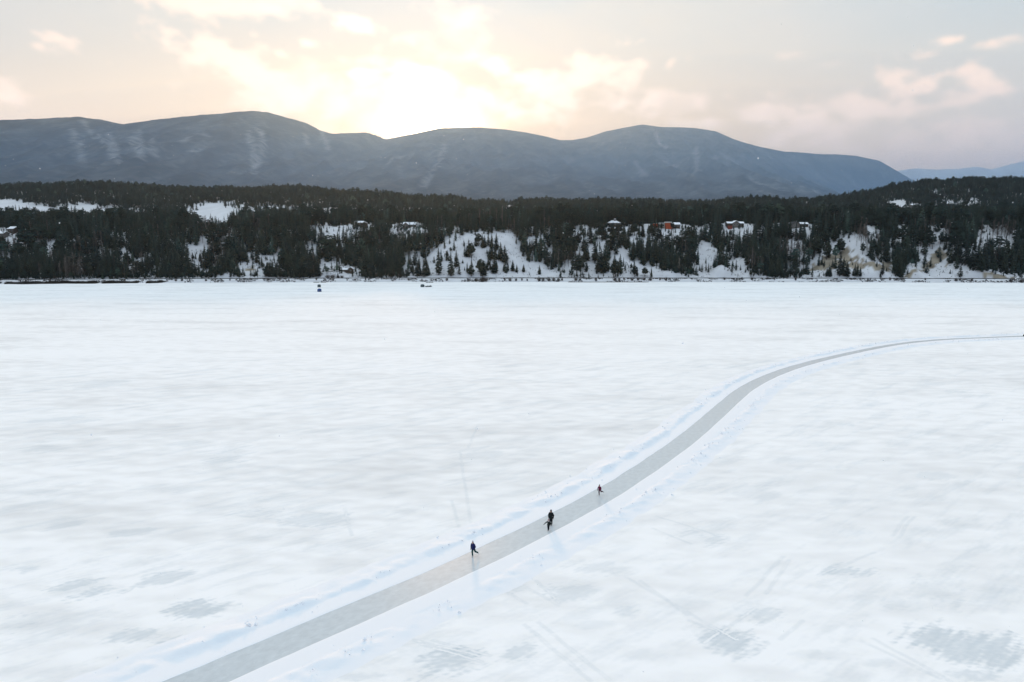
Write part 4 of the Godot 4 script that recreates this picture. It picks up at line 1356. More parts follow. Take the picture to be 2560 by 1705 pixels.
func houses() -> void:
	var t := house("house", "low dark house with snowy roof at the bench edge, left of the gabled house", "h1", 0.1)
	gable(t, Vector3.ZERO, 10, 7, 2.8, 1.5, true, M.wood_dark)
	gable(t, Vector3(5.5, 0, 1.0), 4.5, 6, 2.4, 1.2, false, M.wood_dark)
	window(t, Vector3(-2.5, 1.6, 3.5), 1.6, 1.3)
	window(t, Vector3(0.5, 1.6, 3.5), 1.6, 1.3)
	box("deck", Vector3(11, 0.3, 2.5), Vector3(-1, -0.1, 4.6), M.wood_grey, t)

	t = house("house", "dark timber house with front gable and long snowy roof on left bench", "h2")
	gable(t, Vector3(1.0, 0, 0), 13, 8, 3.0, 2.3, true, M.wood_dark)
	gable(t, Vector3(-2.6, 0.004, 2.8), 5.6, 5.0, 3.0, 2.1, false, M.wood_grey)
	window(t, Vector3(-3.6, 1.7, 5.3), 1.4, 1.6)
	window(t, Vector3(-1.6, 1.7, 5.3), 1.4, 1.6)
	window(t, Vector3(2.0, 1.7, 4.0), 1.5, 1.3)
	window(t, Vector3(4.5, 1.7, 4.0), 1.5, 1.3)
	box("deck", Vector3(15, 0.3, 2.4), Vector3(0, -0.1, 6.6), M.wood_grey, t)
	chimney(t, Vector3(5.0, 5.2, -1.0), 1.6)

	t = house("house", "small dark hut with flat snowy roof above the snowy bluff's left shoulder", "h3")
	gable(t, Vector3.ZERO, 6.2, 5, 2.6, 1.0, true, M.wood_dark)
	window(t, Vector3(-1.2, 1.5, 2.5), 1.2, 1.1)
	box("door", Vector3(0.95, 2.0, 0.12), Vector3(1.2, 0.9, 2.5), M.wood_grey, t)

	t = house("house", "dim brown house hidden among firs above the snowy bluff", "h4")
	gable(t, Vector3.ZERO, 12, 7, 3.0, 1.6, true, M.wood_grey, 0.0)
	window(t, Vector3(-3.0, 1.7, 3.5), 2.0, 1.5)
	window(t, Vector3(1.0, 1.7, 3.5), 2.0, 1.5)
	window(t, Vector3(4.0, 1.7, 3.5), 1.4, 1.5)

	t = house("house", "dark house under a wide snow-covered hip roof with small cupola", "h5")
	var w := extrude(PackedVector2Array([Vector2(-5, -3), Vector2(5, -3), Vector2(5, 2.6), Vector2(-5, 2.6)]), -4, 4)
	part("wall", w, M.wood_dark, t)
	for level in [["roof", 7.2, 5.4, 2.5, 2.7, M.shingle], ["snow_cover", 7.0, 5.2, 2.78, 2.9, M.roof_snow]]:
		var a: float = level[1]
		var b: float = level[2]
		var y: float = level[3]
		var hgt: float = level[4]
		var c := [Vector3(-a, y, b), Vector3(a, y, b), Vector3(a, y, -b), Vector3(-a, y, -b), Vector3(-2.4, y + hgt, 0), Vector3(2.4, y + hgt, 0)]
		var q := PackedVector3Array()
		for f in [[0, 4, 5], [0, 5, 1], [1, 5, 2], [2, 5, 4], [2, 4, 3], [3, 4, 0], [0, 1, 2], [0, 2, 3]]:
			q.append_array([c[f[0]], c[f[1]], c[f[2]]])
		part(level[0], flat_mesh(q), level[5], t)
	var cup := box("cupola", Vector3(2.2, 1.6, 1.8), Vector3(1.2, 5.9, 0), M.wood_dark, t)
	part("cap", extrude(PackedVector2Array([Vector2(-1.5, 0.8), Vector2(1.5, 0.8), Vector2(0, 1.6)]), -1.2, 1.2), M.roof_snow, cup)
	for k in 4:
		window(t, Vector3(-3.6 + k * 2.4, 1.3, 4.0), 1.5, 1.4)

	t = house("house", "orange and beige modern house with flat snowy roofs on the bench", "h6", -0.05)
	part("wall", extrude(PackedVector2Array([Vector2(-11.2, -2.0), Vector2(-6.4, -2.0), Vector2(-6.0, 4.2), Vector2(-11.4, 4.2)]), -3, 3.2), M.orange, t)
	box("roof", Vector3(9.4, 0.35, 7.4), Vector3(-7.6, 4.4, 0), M.frame, t)
	box("wall", Vector3(7.6, 8.0, 6.0), Vector3(-2.4, 0.2, -0.6), M.stucco, t)
	box("roof", Vector3(8.4, 0.35, 7.0), Vector3(-2.4, 4.4, -0.6), M.shingle, t)
	box("snow_cover", Vector3(8.0, 0.4, 6.6), Vector3(-2.4, 4.78, -0.6), M.roof_snow, t)
	for k in 3:
		window(t, Vector3(-4.9 + k * 2.3, 2.4, 2.42), 1.9, 2.0)
		window(t, Vector3(-4.9 + k * 2.3, -0.6, 2.42), 1.9, 1.9)
	box("wall", Vector3(6.6, 8.6, 6.6), Vector3(4.7, 0.6, 0.8), M.orange, t)
	box("corner_panel", Vector3(1.9, 8.2, 5.4), Vector3(8.96, 0.3, 0.4), M.red_brown, t)
	box("parapet", Vector3(7.4, 0.9, 7.2), Vector3(4.9, 5.3, 0.8), M.frame, t)
	box("snow_cover", Vector3(7.0, 0.25, 6.8), Vector3(4.9, 5.9, 0.8), M.roof_snow, t)
	gable(t, Vector3(13.0, 0.5, -1.0), 8.5, 7, 2.6, 1.8, true, M.wood_dark, 0.4)
	window(t, Vector3(12.0, 1.9, 2.5), 1.6, 1.4)
	window(t, Vector3(15.0, 1.9, 2.5), 1.6, 1.4)

	t = house("house", "dark gabled house with snowy side roofs and orange lower block, right of orange house", "h7")
	gable(t, Vector3(-5.4, 0, 0), 6.5, 7, 3.0, 1.5, true, M.wood_dark)
	gable(t, Vector3(5.6, 0, 0), 6.5, 7, 3.0, 1.5, true, M.wood_dark)
	gable(t, Vector3(0, 0, 1.2), 7.0, 8, 3.2, 2.4, false, M.wood_grey, 0.3)
	box("wall", Vector3(4.2, 4.4, 3.0), Vector3(-6.4, -1.6, 5.2), M.red_brown, t)
	window(t, Vector3(-1.6, 1.8, 5.2), 1.5, 1.7)
	window(t, Vector3(1.6, 1.8, 5.2), 1.5, 1.7)
	window(t, Vector3(5.8, 1.8, 3.5), 1.8, 1.4)

	t = house("house", "long dim house with one bright snowy roof slab near two sandy bluffs", "h8", 0.06)
	gable(t, Vector3(-5.5, 0, 0), 9, 7, 3.2, 2.2, false, M.wood_grey, 0.0)
	gable(t, Vector3(4.2, 0, 0), 8, 6, 3.0, 1.5, true, M.wood_dark)
	window(t, Vector3(-6.5, 1.7, 3.5), 1.7, 1.4)
	window(t, Vector3(4.5, 1.7, 3.0), 1.7, 1.4)

	t = house("cabin", "low log cabin with rounded snowy roof on a terrace close to the shore", "cabin", 0.05)
	t.set_meta("category", "cabin")
	gable(t, Vector3(-2.2, 0, 0), 6.5, 4.5, 2.0, 0.9, true, M.wood_dark)
	gable(t, Vector3(3.6, 0, 0.3), 4.4, 4.4, 2.8, 1.6, false, M.wood_dark, 0.5)
	window(t, Vector3(-3.0, 1.1, 2.25), 1.1, 0.9)
	window(t, Vector3(3.6, 1.4, 2.5), 1.2, 1.0)
	box("terrace_wall", Vector3(17, 0.5, 0.4), Vector3(-5, -0.6, 4.0), M.wood_dark, t)
	box("terrace_wall", Vector3(13, 0.5, 0.4), Vector3(-12, 0.9, 5.0), M.wood_dark, t)
	box("terrace_wall", Vector3(11, 0.5, 0.4), Vector3(-13, 2.4, 3.0), M.wood_dark, t)

	var far := [["f1", "snow-roofed house highest on the right-hand hill, small and distant", 16.0], ["f2", "long snow-roofed building left on the right-hand hill", 20.0], ["f3", "distant snowy roof below the skyline where the right hill starts", 16.0], ["f4", "distant snowy roof under the middle of the skyline, above the snowy bluff", 14.0], ["f5", "distant snowy roof under the skyline above the hip-roofed house", 14.0], ["f6", "distant snow-roofed house at the picture's right edge on the hill", 11.0], ["l1", "snow-roofed shed in the left forest at the picture's left edge", 7.0], ["l2", "snow-roofed house in the left forest, second from the left edge", 8.0]]
	for f in far:
		t = house("house", f[1], f[0], rng.randf_range(-0.3, 0.3))
		gable(t, Vector3.ZERO, f[2], 8, 3.0, 2.0, true, M.wood_dark if rng.randf() < 0.6 else M.wood_grey, 0.4)
		window(t, Vector3(-f[2] * 0.22, 1.6, 4.0), 1.8, 1.4)
		window(t, Vector3(f[2] * 0.22, 1.6, 4.0), 1.8, 1.4)

# ------------------------------------------------------------------ things on and beside the ice
func loft(rings: Array, closed_top := true) -> ArrayMesh:
	# rings of equal length, bottom first, smooth shaded
	var st := SurfaceTool.new()
	st.begin(Mesh.PRIMITIVE_TRIANGLES)
	var n: int = rings[0].size()
	for r in rings:
		for p in r:
			st.add_vertex(p)
	for j in rings.size() - 1:
		for i in n:
			var a := j * n + i
			var b := j * n + (i + 1) % n
			for k in [a, b, b + n, a, b + n, a + n]:
				st.add_index(k)
	if closed_top:
		var mid := Vector3.ZERO
		for p in rings[-1]:
			mid += p / n
		st.add_vertex(mid)
		var c: int = rings.size() * n
		for i in n:
			for k in [(rings.size() - 1) * n + i, (rings.size() - 1) * n + (i + 1) % n, c]:
				st.add_index(k)
	st.generate_normals()
	return st.commit()

func ring(y: float, rx: float, rz: float, power: float, n := 32, cx := 0.0, cz := 0.0) -> PackedVector3Array:
	var p := PackedVector3Array()
	for k in n:
		var a := TAU * k / n
		var c := cos(a)
		var s := sin(a)
		p.append(Vector3(cx + rx * signf(c) * pow(absf(c), 2.0 / power), y, cz - rz * signf(s) * pow(absf(s), 2.0 / power)))
	return p

func shelter(label: String, at: Vector3, w: float, h: float, m: Material, dark: Material, turn: float) -> void:
	var t := thing("fishing_shelter", label, "tent", at, turn, "ice-fishing shelters on the lake")
	var hw := w * 0.5
	part("shell", loft([ring(-0.02, hw * 0.97, hw * 0.97, 7), ring(h * 0.25, hw * 1.02, hw * 1.02, 5), ring(h * 0.5, hw * 1.06, hw * 1.06, 4.5), ring(h * 0.74, hw * 0.99, hw * 0.99, 5), ring(h * 0.86, hw * 0.86, hw * 0.86, 4.5), ring(h * 0.95, hw * 0.5, hw * 0.5, 3), ring(h, hw * 0.12, hw * 0.12, 2)]), m, t)
	part("skirt", loft([ring(-0.01, hw * 1.16, hw * 1.16, 6), ring(0.05, hw * 1.12, hw * 1.12, 6), ring(0.11, hw * 0.98, hw * 0.98, 6)], false), dark, t)
	var door := box("door", Vector3(w * 0.32, h * 0.68, 0.06), Vector3(w * 0.2, h * 0.40, hw * 1.05), dark, t)
	box("zip", Vector3(0.03, h * 0.62, 0.03), Vector3(0, 0, 0.04), M.metal, door)
	box("window", Vector3(w * 0.22, h * 0.16, 0.05), Vector3(-w * 0.22, h * 0.55, hw * 1.06), M.pane, t)
	for a in 4:
		var hub := part("hub", loft([ring(-0.05, 0.07, 0.07, 2, 8), ring(0.05, 0.07, 0.07, 2, 8)]), dark, t, Vector3(hw * 1.06, h * 0.5, 0).rotated(Vector3.UP, a * PI / 2))
		hub.rotation = Vector3(0, a * PI / 2, -PI / 2)

func snowmobile(label: String, at: Vector3, turn: float, m: Material) -> void:
	var t := thing("snowmobile", label, "snowmobile", at, turn, "snowmobiles parked on the ice")
	var dark := mat(0.02, 0.02, 0.022, 0.6)
	part("track", extrude(PackedVector2Array([Vector2(-1.35, 0.28), Vector2(-1.2, 0.02), Vector2(0.25, 0.02), Vector2(0.55, 0.35), Vector2(0.3, 0.48), Vector2(-1.2, 0.5)]), -0.22, 0.22), dark, t)
	part("body", loft([ring(0.28, 1.3, 0.40, 3, 20, 0.0), ring(0.5, 1.32, 0.44, 3, 20, 0.02), ring(0.66, 1.05, 0.40, 3, 20, 0.12), ring(0.84, 0.45, 0.32, 2.5, 20, 0.55), ring(0.98, 0.22, 0.2, 2.2, 20, 0.5)]), m, t)
	part("seat", extrude(PackedVector2Array([Vector2(-1.15, 0.62), Vector2(0.2, 0.62), Vector2(0.2, 0.82), Vector2(-0.9, 0.9), Vector2(-1.2, 0.86)]), -0.2, 0.2), dark, t)
	part("windshield", extrude(PackedVector2Array([Vector2(0.42, 0.95), Vector2(0.62, 0.9), Vector2(0.3, 1.32), Vector2(0.26, 1.32)]), -0.24, 0.24), M.pane, t)
	box("handlebar", Vector3(0.06, 0.06, 0.8), Vector3(0.24, 1.08, 0), dark, t)
	for s: float in [-1.0, 1.0]:
		var ski := part("ski", extrude(PackedVector2Array([Vector2(0.35, 0.0), Vector2(1.35, 0.0), Vector2(1.6, 0.18), Vector2(1.55, 0.2), Vector2(1.3, 0.05), Vector2(0.35, 0.05)]), s * 0.5 - 0.07, s * 0.5 + 0.07), dark, t)
		box("strut", Vector3(0.06, 0.4, 0.06), Vector3(0.85, 0.24, s * 0.46), M.metal, ski)

func dock(label: String, x: float, d: float, w: float, deep: float, h: float, snow: float, turn: float) -> void:
	var t := thing("dock", label, "dock", Vector3(x, 0, -d), turn, "docks frozen in at the far shore")
	for k in 3:
		box("float", Vector3(w * 0.26, h * 0.6, deep * 0.8), Vector3((k - 1) * w * 0.34, h * 0.25, 0), M.shingle, t)
	var n := int(w / 0.6)
	for k in n:
		box("plank", Vector3(w / n - 0.03, 0.12, deep), Vector3(-w * 0.5 + (k + 0.5) * w / n, h * 0.62, 0), M.wood_dark, t)
	box("fascia", Vector3(w, 0.3, 0.08), Vector3(0, h * 0.52, deep * 0.5 + 0.045), M.wood_dark, t)
	if snow > 0:
		part("snow_cover", loft([ring(h * 0.62 + 0.065, w * 0.49, deep * 0.48, 6), ring(h * 0.62 + snow, w * 0.46, deep * 0.40, 5)]), M.roof_snow, t)

func shore_things() -> void:
	var navy := speckled(0.045, 0.10, 0.27, 0.15, 0.6, 121)
	var navy_dark := mat(0.02, 0.04, 0.10)
	var grey := speckled(0.10, 0.13, 0.135, 0.12, 0.6, 122)
	var grey_dark := mat(0.045, 0.06, 0.065)
	shelter("blue pop-up fishing shelter on the ice, nearest of the shelters", Vector3(-121.0, 0, -429.0), 2.35, 2.0, navy, navy_dark, 0.15)
	shelter("grey square fishing shelter on the ice, just behind the blue shelter", Vector3(-132.6, 0, -470.0), 2.0, 2.05, grey, grey_dark, 0.0)
	shelter("grey-green fishing shelter on the ice beside two snowmobiles", Vector3(-61.8, 0, -472.0), 2.5, 2.0, grey, grey_dark, 0.3)
	snowmobile("grey snowmobile parked right beside the grey-green shelter", Vector3(-58.6, 0, -471.5), 0.35, mat(0.10, 0.12, 0.125, 0.35))
	snowmobile("grey snowmobile farthest right of the grey-green shelter", Vector3(-56.6, 0, -473.2), -0.5, mat(0.13, 0.14, 0.13, 0.35))
	dock("dark dock with snowy top lying at the shore below the snowy bluff", -63.0, 523.5, 5.6, 2.4, 1.0, 0.3, 0.0)
	dock("thin dark dock at the shore behind the grey shelter, left of a pair", -149.5, 523.0, 4.4, 1.6, 0.5, 0.0, 0.0)
	dock("thin dark dock at the shore behind the grey shelter, right of a pair", -144.3, 523.5, 4.2, 1.6, 0.6, 0.0, 0.05)
	dock("added dark strip for shadowed ice crack along the shore right of the snowy bluff", 74.0, 526.0, 62.0, 1.2, 0.45, 0.0, 0.0)  # no real dock: dark strip added for a shoreline crack and its shadow
	# partly cut off by the picture's right edge
	var t := thing("sled", "small black sled at the trail's far end, cut by right picture edge", "sled", Vector3(172.6, 0.0, -227.5), 0.2)
	var black := mat(0.012, 0.014, 0.016, 0.6)
	part("tub", loft([ring(0.10, 0.50, 0.26, 4, 24), ring(0.2, 0.62, 0.32, 4, 24), ring(0.42, 0.66, 0.36, 4, 24)], false), black, t)
	part("load", loft([ring(0.15, 0.5, 0.26, 3, 24), ring(0.5, 0.54, 0.3, 3, 24), ring(0.66, 0.42, 0.24, 3, 24), ring(0.72, 0.2, 0.12, 2, 24)]), mat(0.02, 0.024, 0.025), t)
	for s: float in [-1.0, 1.0]:
		part("runner", extrude(PackedVector2Array([Vector2(-0.6, 0.0), Vector2(0.6, 0.0), Vector2(0.78, 0.22), Vector2(0.72, 0.22), Vector2(0.55, 0.1), Vector2(-0.6, 0.1)]), s * 0.24 - 0.03, s * 0.24 + 0.03), black, t)

# ------------------------------------------------------------------ people
func body_mesh(bones: Array, k: float, cell: float) -> ArrayMesh:
	# tapered capsules joined by a smooth minimum, meshed as surface nets; a bone is [from, to, radius, radius]
	var lo := Vector3.INF
	var hi := -Vector3.INF
	for b in bones:
		var r: float = maxf(b[2], b[3]) + k + cell * 2.0
		lo = lo.min(b[0] - Vector3.ONE * r).min(b[1] - Vector3.ONE * r)
		hi = hi.max(b[0] + Vector3.ONE * r).max(b[1] + Vector3.ONE * r)
	var n := Vector3i(((hi - lo) / cell).ceil()) + Vector3i.ONE * 2
	var f := PackedFloat32Array()
	f.resize(n.x * n.y * n.z)
	f.fill(1.0)
	for b in bones:
		var a: Vector3 = b[0]
		var ab: Vector3 = b[1] - a
		var len2 := maxf(ab.length_squared(), 1e-8)
		var r0: float = b[2]
		var r1: float = b[3]
		var reach := maxf(r0, r1) + k + cell * 2.0
		var i0 := Vector3i(((a.min(b[1]) - Vector3.ONE * reach - lo) / cell).floor()).max(Vector3i.ZERO)
		var i1 := Vector3i(((a.max(b[1]) + Vector3.ONE * reach - lo) / cell).ceil()).min(n - Vector3i.ONE)
		for z in range(i0.z, i1.z + 1):
			for y in range(i0.y, i1.y + 1):
				var row := (z * n.y + y) * n.x
				for x in range(i0.x, i1.x + 1):
					var p: Vector3 = lo + Vector3(x, y, z) * cell - a
					var t := clampf(p.dot(ab) / len2, 0, 1)
					var d := (p - ab * t).length() - lerpf(r0, r1, t)
					var o := f[row + x]
					var h := maxf(k - absf(o - d), 0.0) / k
					f[row + x] = minf(o, d) - h * h * k * 0.25
	var ids := PackedInt32Array()
	ids.resize(f.size())
	ids.fill(-1)
	var st := SurfaceTool.new()
	st.begin(Mesh.PRIMITIVE_TRIANGLES)
	var count := 0
	var sx := 1
	var sy := n.x
	var sz := n.x * n.y
	for z in n.z - 1:
		for y in n.y - 1:
			for x in n.x - 1:
				var c := z * sz + y * sy + x
				var first := f[c] < 0
				if (f[c + sx] < 0) == first and (f[c + sy] < 0) == first and (f[c + sz] < 0) == first and (f[c + sx + sy] < 0) == first and (f[c + sx + sz] < 0) == first and (f[c + sy + sz] < 0) == first and (f[c + sx + sy + sz] < 0) == first:
					continue
				var sum := Vector3.ZERO
				var m := 0
				for e in [[0, sx], [sy, sx], [sz, sx], [sy + sz, sx], [0, sy], [sx, sy], [sz, sy], [sx + sz, sy], [0, sz], [sx, sz], [sy, sz], [sx + sy, sz]]:
					var va := f[c + e[0]]
					var vb := f[c + e[0] + e[1]]
					if (va < 0) != (vb < 0):
						var t := va / (va - vb)
						var base := Vector3(1 if e[0] == sx or e[0] == sx + sy or e[0] == sx + sz else 0, 1 if e[0] == sy or e[0] == sx + sy or e[0] == sy + sz else 0, 1 if e[0] == sz or e[0] == sx + sz or e[0] == sy + sz else 0)
						var step := Vector3(1 if e[1] == sx else 0, 1 if e[1] == sy else 0, 1 if e[1] == sz else 0)
						sum += base + step * t
						m += 1
				st.add_vertex(lo + (Vector3(x, y, z) + sum / m) * cell)
				ids[c] = count
				count += 1
	for z in range(1, n.z - 1):
		for y in range(1, n.y - 1):
			for x in range(1, n.x - 1):
				var c := z * sz + y * sy + x
				var here := f[c] < 0
				for e in [[sx, sy, sz], [sy, sz, sx], [sz, sx, sy]]:
					if (f[c + e[0]] < 0) != here:
						var a := ids[c]
						var b := ids[c - e[1]]
						var d := ids[c - e[1] - e[2]]
						var g := ids[c - e[2]]
						if a < 0 or b < 0 or d < 0 or g < 0:
							continue
						for q in ([a, d, b, a, g, d] if here else [a, b, d, a, d, g]):
							st.add_index(q)
	st.generate_normals()
	return st.commit()

var glove: ArrayMesh
func glove_mesh() -> ArrayMesh:
	# palm down along -y, thumb to +z, fingers half curled
	var b := [[Vector3(0, 0.02, 0), Vector3(0, -0.045, 0), 0.030, 0.030], [Vector3(0, -0.04, 0.018), Vector3(0, -0.075, 0.022), 0.021, 0.018], [Vector3(0, -0.04, -0.018), Vector3(0, -0.075, -0.022), 0.021, 0.018]]
	var lens := [0.040, 0.046, 0.042, 0.032]
	for i in 4:
		var z := 0.030 - i * 0.020
		var a := Vector3(0, -0.082, z)
		var m := a + Vector3(0.010, -lens[i] * 0.6, 0)
		b.append([a, m, 0.0105, 0.010])
		b.append([m, m + Vector3(0.022, -lens[i] * 0.45, 0), 0.010, 0.0085])
	b.append([Vector3(0, -0.025, 0.030), Vector3(0.014, -0.055, 0.052), 0.015, 0.0115])
	b.append([Vector3(0.014, -0.055, 0.052), Vector3(0.026, -0.082, 0.050), 0.0115, 0.010])
	return body_mesh(b, 0.008, 0.006)

func skater(label: String, at: Vector2, heading: float, tall: float, j: Dictionary, m: Dictionary) -> void:
	# j: joints in metres for a figure 1.72 m tall, facing +z with +x on its left
	var t := thing("person", label, "person", Vector3(at.x, 0.012, -at.y), heading, "skaters on the ice trail")
	t.scale = Vector3.ONE * tall / 1.72
	var pad: float = m.get("pad", 0.0)
	var hip: Vector3 = j.hip
	var chest: Vector3 = j.chest
	var neck: Vector3 = j.neck
	var head: Vector3 = j.head
	var lean := (head - neck).normalized()
	var face: Vector3 = j.get("look", Vector3(0, 0, 1)).normalized()
	var body := [[hip, chest, 0.12, 0.13], [chest, neck, 0.11, 0.06], [neck, head - lean * 0.02, 0.052, 0.06],
		[head + Vector3(0, 0.025, -0.012), head + Vector3(0, 0.035, 0.0), 0.096, 0.096], [head + face * 0.035 - Vector3(0, 0.055, 0), head + face * 0.04 - Vector3(0, 0.075, 0), 0.058, 0.048],
		[head + face * 0.088 + Vector3(0, 0.01, 0), head + face * 0.112 - Vector3(0, 0.022, 0), 0.012, 0.017]]
	var ear := face.cross(Vector3.UP).normalized()
	for s: float in [-1.0, 1.0]:
		body.append([head + ear * s * 0.092 + Vector3(0, 0.015, 0), head + ear * s * 0.098 - Vector3(0, 0.018, 0), 0.018, 0.013])
	var jacket := [[hip + Vector3(0, 0.0, 0), chest, 0.145 + pad, 0.135 + pad], [chest + Vector3(-0.05, 0.0, 0), chest + Vector3(0.05, 0.0, 0), 0.125 + pad, 0.125 + pad], [chest, neck + Vector3(0, 0.01, 0), 0.12, 0.078], [hip + Vector3(-0.05, -0.06 - pad, 0), hip + Vector3(0.05, -0.06 - pad, 0), 0.13 + pad, 0.13 + pad]]
	if m.has("hood"):
		jacket.append([neck - Vector3(0, 0.04, 0), hip - Vector3(0, 0.14, 0), 0.10, 0.21])
	var trousers := [[hip + Vector3(-0.06, -0.02, 0), hip + Vector3(0.06, -0.02, 0), 0.125, 0.125]]
	for s in ["l", "r"]:
		var side := 1.0 if s == "l" else -1.0
		var sh: Vector3 = j["shoulder_" + s]
		var el: Vector3 = j["elbow_" + s]
		var hd: Vector3 = j["hand_" + s]
		var th: Vector3 = hip + Vector3(0.085 * side, -0.03, 0)
		var kn: Vector3 = j["knee_" + s]
		var an: Vector3 = j["ankle_" + s]
		body.append_array([[sh, el, 0.05, 0.042], [el, hd, 0.04, 0.03], [th, kn, 0.08, 0.055], [kn, an, 0.052, 0.04]])
		jacket.append_array([[neck + Vector3(0.03 * side, -0.04, 0), sh, 0.070, 0.066], [sh, el, 0.068 + pad * 0.4, 0.060 + pad * 0.3], [el, hd, 0.062 + pad * 0.3, 0.048]])
		trousers.append_array([[th, kn, 0.112, 0.086], [kn, an + Vector3(0, 0.02, 0), 0.084, 0.074]])
		# skate: boot and blade follow the lower leg
		var down := (an - kn).normalized()
		var toe := (j.get("toe_" + s, Vector3(0, 0, 1)) as Vector3).normalized()
		toe = (toe - down * toe.dot(down)).normalized()
		var boot := body_mesh([[an - down * 0.06, an + down * 0.03, 0.055, 0.052], [an + down * 0.035 - toe * 0.03, an + down * 0.045 + toe * 0.12, 0.045, 0.036]], 0.02, 0.02)
		var sk := part("skate", boot, m.skate, t)
		var blade := box("blade", Vector3(0.008, 0.05, 0.27), Vector3.ZERO, M.metal, sk)
		blade.transform = Transform3D(Basis(down.cross(toe).normalized(), -down, toe), an + down * 0.115 + toe * 0.045)
		var gl := part("glove", glove, m.glove, t)
		var fore := (hd - el).normalized()
		var fwd := (Vector3(0, 0, 1) - fore * fore.z).normalized()
		gl.transform = Transform3D(Basis(fore.cross(fwd).normalized() * -side * 1.12, -fore * 1.12, fwd * 1.12), hd + fore * 0.02)
	part("body", body_mesh(body, 0.03, 0.02), m.skin, t)
	part("jacket", body_mesh(jacket, 0.045, 0.024), m.jacket, t)
	part("trousers", body_mesh(trousers, 0.04, 0.024), m.trousers, t)
	var cap := [[head + Vector3(0, 0.055, -0.015), head + Vector3(0, 0.085, -0.02), 0.105, 0.085]]
	if m.has("bobble"):
		cap.append([head + Vector3(0, 0.19, -0.03), head + Vector3(0, 0.20, -0.03), 0.04, 0.04])
	if m.has("hood"):
		cap = [[head + Vector3(0, 0.06, -0.03), head + Vector3(0, 0.10, -0.05), 0.118, 0.09], [head - face * 0.05 - Vector3(0, 0.06, 0), neck - face * 0.04, 0.11, 0.11]]
	part(m.get("headgear", "hat"), body_mesh(cap, 0.03, 0.016), m.hat, t)
	if m.has("hair"):
		part("hair", body_mesh([[head - face * 0.06, neck - face * 0.10 - Vector3(0, 0.02, 0), 0.07, 0.075], [neck - face * 0.10 - Vector3(0, 0.02, 0), neck - face * 0.13 - Vector3(0, 0.16, 0), 0.075, 0.05]], 0.03, 0.018), m.hair, t)
	if m.has("band"):
		part("scarf", body_mesh([[neck + Vector3(-0.06, 0.02, 0.02), neck + Vector3(0.06, 0.02, 0.02), 0.085, 0.085]], 0.02, 0.018), m.band, t)
	var eye := body_mesh([[Vector3.ZERO, Vector3(0, 0.002, 0), 0.011, 0.011]], 0.002, 0.006)
	for s: float in [-1.0, 1.0]:
		part("eye", eye, M.eye, t, head + face * 0.088 + ear * s * 0.034 + Vector3(0, 0.022, 0))
	part("mouth", body_mesh([[Vector3.ZERO - ear * 0.018, ear * 0.018, 0.007, 0.007]], 0.002, 0.005), M.lips, t, head + face * 0.092 - Vector3(0, 0.062, 0))

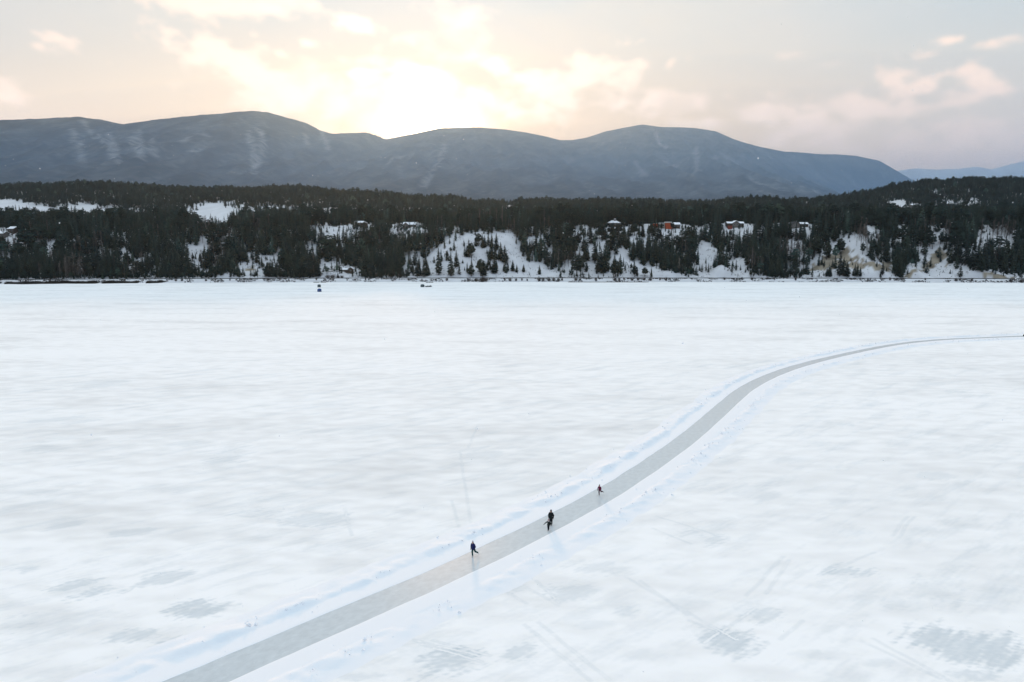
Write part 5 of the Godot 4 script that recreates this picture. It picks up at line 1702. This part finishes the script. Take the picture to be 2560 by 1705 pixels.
func people() -> void:
	M.eye = mat(0.02, 0.018, 0.015, 0.3)
	M.lips = mat(0.30, 0.12, 0.10, 0.6)
	glove = glove_mesh()
	var skin := mat(0.42, 0.27, 0.20, 0.6)
	var white_skate := mat(0.62, 0.63, 0.66, 0.5)
	var black_skate := mat(0.02, 0.02, 0.024, 0.5)
	var black := mat(0.018, 0.02, 0.022)
	# they come along the trail towards the lower left
	var ahead := atan2(-0.71, 0.70)
	var stride := {"hip": Vector3(0, 0.95, -0.02), "chest": Vector3(0, 1.30, 0.05), "neck": Vector3(0, 1.46, 0.08), "head": Vector3(0, 1.585, 0.10),
		"shoulder_l": Vector3(0.165, 1.375, 0.05), "elbow_l": Vector3(0.25, 1.14, 0.02), "hand_l": Vector3(0.20, 0.94, 0.13),
		"shoulder_r": Vector3(-0.165, 1.375, 0.05), "elbow_r": Vector3(-0.25, 1.13, -0.02), "hand_r": Vector3(-0.22, 0.92, 0.08),
		"knee_r": Vector3(-0.09, 0.53, 0.05), "ankle_r": Vector3(-0.07, 0.145, 0.02), "toe_r": Vector3(0, 0, 1),
		"knee_l": Vector3(0.15, 0.55, -0.14), "ankle_l": Vector3(0.27, 0.30, -0.46), "toe_l": Vector3(0.35, 0, 1), "look": Vector3(0, -0.05, 1)}
	skater("skater in navy jacket, dark green trousers and pale grey knit hat, nearest the camera", Vector2(-3.95, 65.75), ahead + 0.35, 1.72, stride,
		{"skin": skin, "jacket": mat(0.012, 0.018, 0.085), "trousers": mat(0.006, 0.050, 0.052), "hat": mat(0.40, 0.38, 0.44), "hair": mat(0.02, 0.014, 0.012), "glove": black, "skate": white_skate, "bobble": true, "pad": 0.01})
	var red := stride.duplicate()
	red.merge({"hip": Vector3(0, 0.93, -0.04), "chest": Vector3(0, 1.25, 0.10), "neck": Vector3(0, 1.40, 0.17), "head": Vector3(0, 1.52, 0.21),
		"shoulder_l": Vector3(0.16, 1.315, 0.12), "elbow_l": Vector3(0.24, 1.08, 0.14), "hand_l": Vector3(0.17, 0.98, 0.38),
		"shoulder_r": Vector3(-0.16, 1.315, 0.12), "elbow_r": Vector3(-0.25, 1.07, 0.10), "hand_r": Vector3(-0.20, 0.95, 0.33),
		"knee_l": Vector3(0.16, 0.56, -0.18), "ankle_l": Vector3(0.30, 0.42, -0.56), "knee_r": Vector3(-0.08, 0.52, 0.07), "ankle_r": Vector3(-0.07, 0.145, 0.0)}, true)
	skater("skater in burgundy snow suit and dark pointed hat, farthest along the trail", Vector2(11.1, 82.7), ahead + 0.4, 1.50, red,
		{"skin": skin, "jacket": mat(0.125, 0.006, 0.045), "trousers": mat(0.050, 0.006, 0.026), "hat": mat(0.022, 0.012, 0.026), "glove": mat(0.03, 0.012, 0.025), "skate": black_skate, "bobble": true, "pad": 0.005})
	var upright := {"hip": Vector3(0, 0.95, 0), "chest": Vector3(0, 1.31, 0.02), "neck": Vector3(0, 1.46, 0.04), "head": Vector3(0, 1.585, 0.06),
		"shoulder_l": Vector3(0.165, 1.37, 0.02), "elbow_l": Vector3(0.28, 1.13, 0.02), "hand_l": Vector3(0.28, 0.88, 0.14),
		"shoulder_r": Vector3(-0.165, 1.37, 0.02), "elbow_r": Vector3(-0.26, 1.13, -0.02), "hand_r": Vector3(-0.24, 0.88, 0.08),
		"knee_r": Vector3(-0.09, 0.52, 0.06), "ankle_r": Vector3(-0.08, 0.145, 0.02), "knee_l": Vector3(0.09, 0.52, 0.0), "ankle_l": Vector3(0.08, 0.145, -0.10)}
	skater("adult in black hooded coat skating just behind the child with the red helmet", Vector2(4.42, 73.6), ahead + 0.55, 1.80, upright,
		{"skin": skin, "jacket": mat(0.012, 0.016, 0.017), "trousers": mat(0.010, 0.011, 0.014), "hat": mat(0.012, 0.014, 0.016), "hood": true, "headgear": "hood", "glove": mat(0.25, 0.2, 0.18), "skate": black_skate, "pad": 0.035})
	var child := upright.duplicate()
	child.merge({"elbow_r": Vector3(-0.38, 1.19, -0.02), "hand_r": Vector3(-0.60, 0.98, 0.02), "elbow_l": Vector3(0.30, 1.16, 0.0), "hand_l": Vector3(0.36, 0.92, 0.05),
		"knee_r": Vector3(-0.06, 0.52, 0.07), "ankle_r": Vector3(-0.05, 0.145, 0.06), "knee_l": Vector3(0.06, 0.54, 0.0), "ankle_l": Vector3(0.06, 0.20, -0.16), "look": Vector3(0, -0.1, 1)}, true)
	skater("child in dark olive jacket, red helmet and white scarf, arms held out", Vector2(4.05, 72.05), ahead + 0.75, 1.36, child,
		{"skin": skin, "jacket": mat(0.018, 0.026, 0.024), "trousers": mat(0.010, 0.012, 0.016), "hat": mat(0.14, 0.02, 0.05, 0.4), "headgear": "helmet", "band": mat(0.55, 0.52, 0.55), "glove": black, "skate": black_skate, "pad": 0.015})

# ------------------------------------------------------------------ falling snow
func snowfall() -> void:
	var mm := MultiMesh.new()
	mm.transform_format = MultiMesh.TRANSFORM_3D
	mm.mesh = lump_mesh()
	var g := RandomNumberGenerator.new()
	g.seed = 77
	var n := 15000
	mm.instance_count = n
	for k in n:
		var p := Vector3(g.randf_range(-10, 10), 32 + g.randf_range(-7, 6), g.randf_range(-13, 2))
		if p.distance_to(Vector3(0, 32, 0)) < 0.9:
			p.z += 3.0
		var s := 0.0011 + pow(g.randf(), 3.0) * 0.0022
		mm.set_instance_transform(k, Transform3D(Basis.from_euler(Vector3(g.randf() * 6, g.randf() * 6, 0)).scaled(Vector3(s, s * 1.3, s)), p))
	var o := MultiMeshInstance3D.new()
	o.name = "falling_snowflakes"
	o.multimesh = mm
	o.material_override = M.roof_snow
	o.set_meta("kind", "stuff")
	tag(o, "sparse white snowflakes falling through the air", "snowflakes")
	add_child(o)
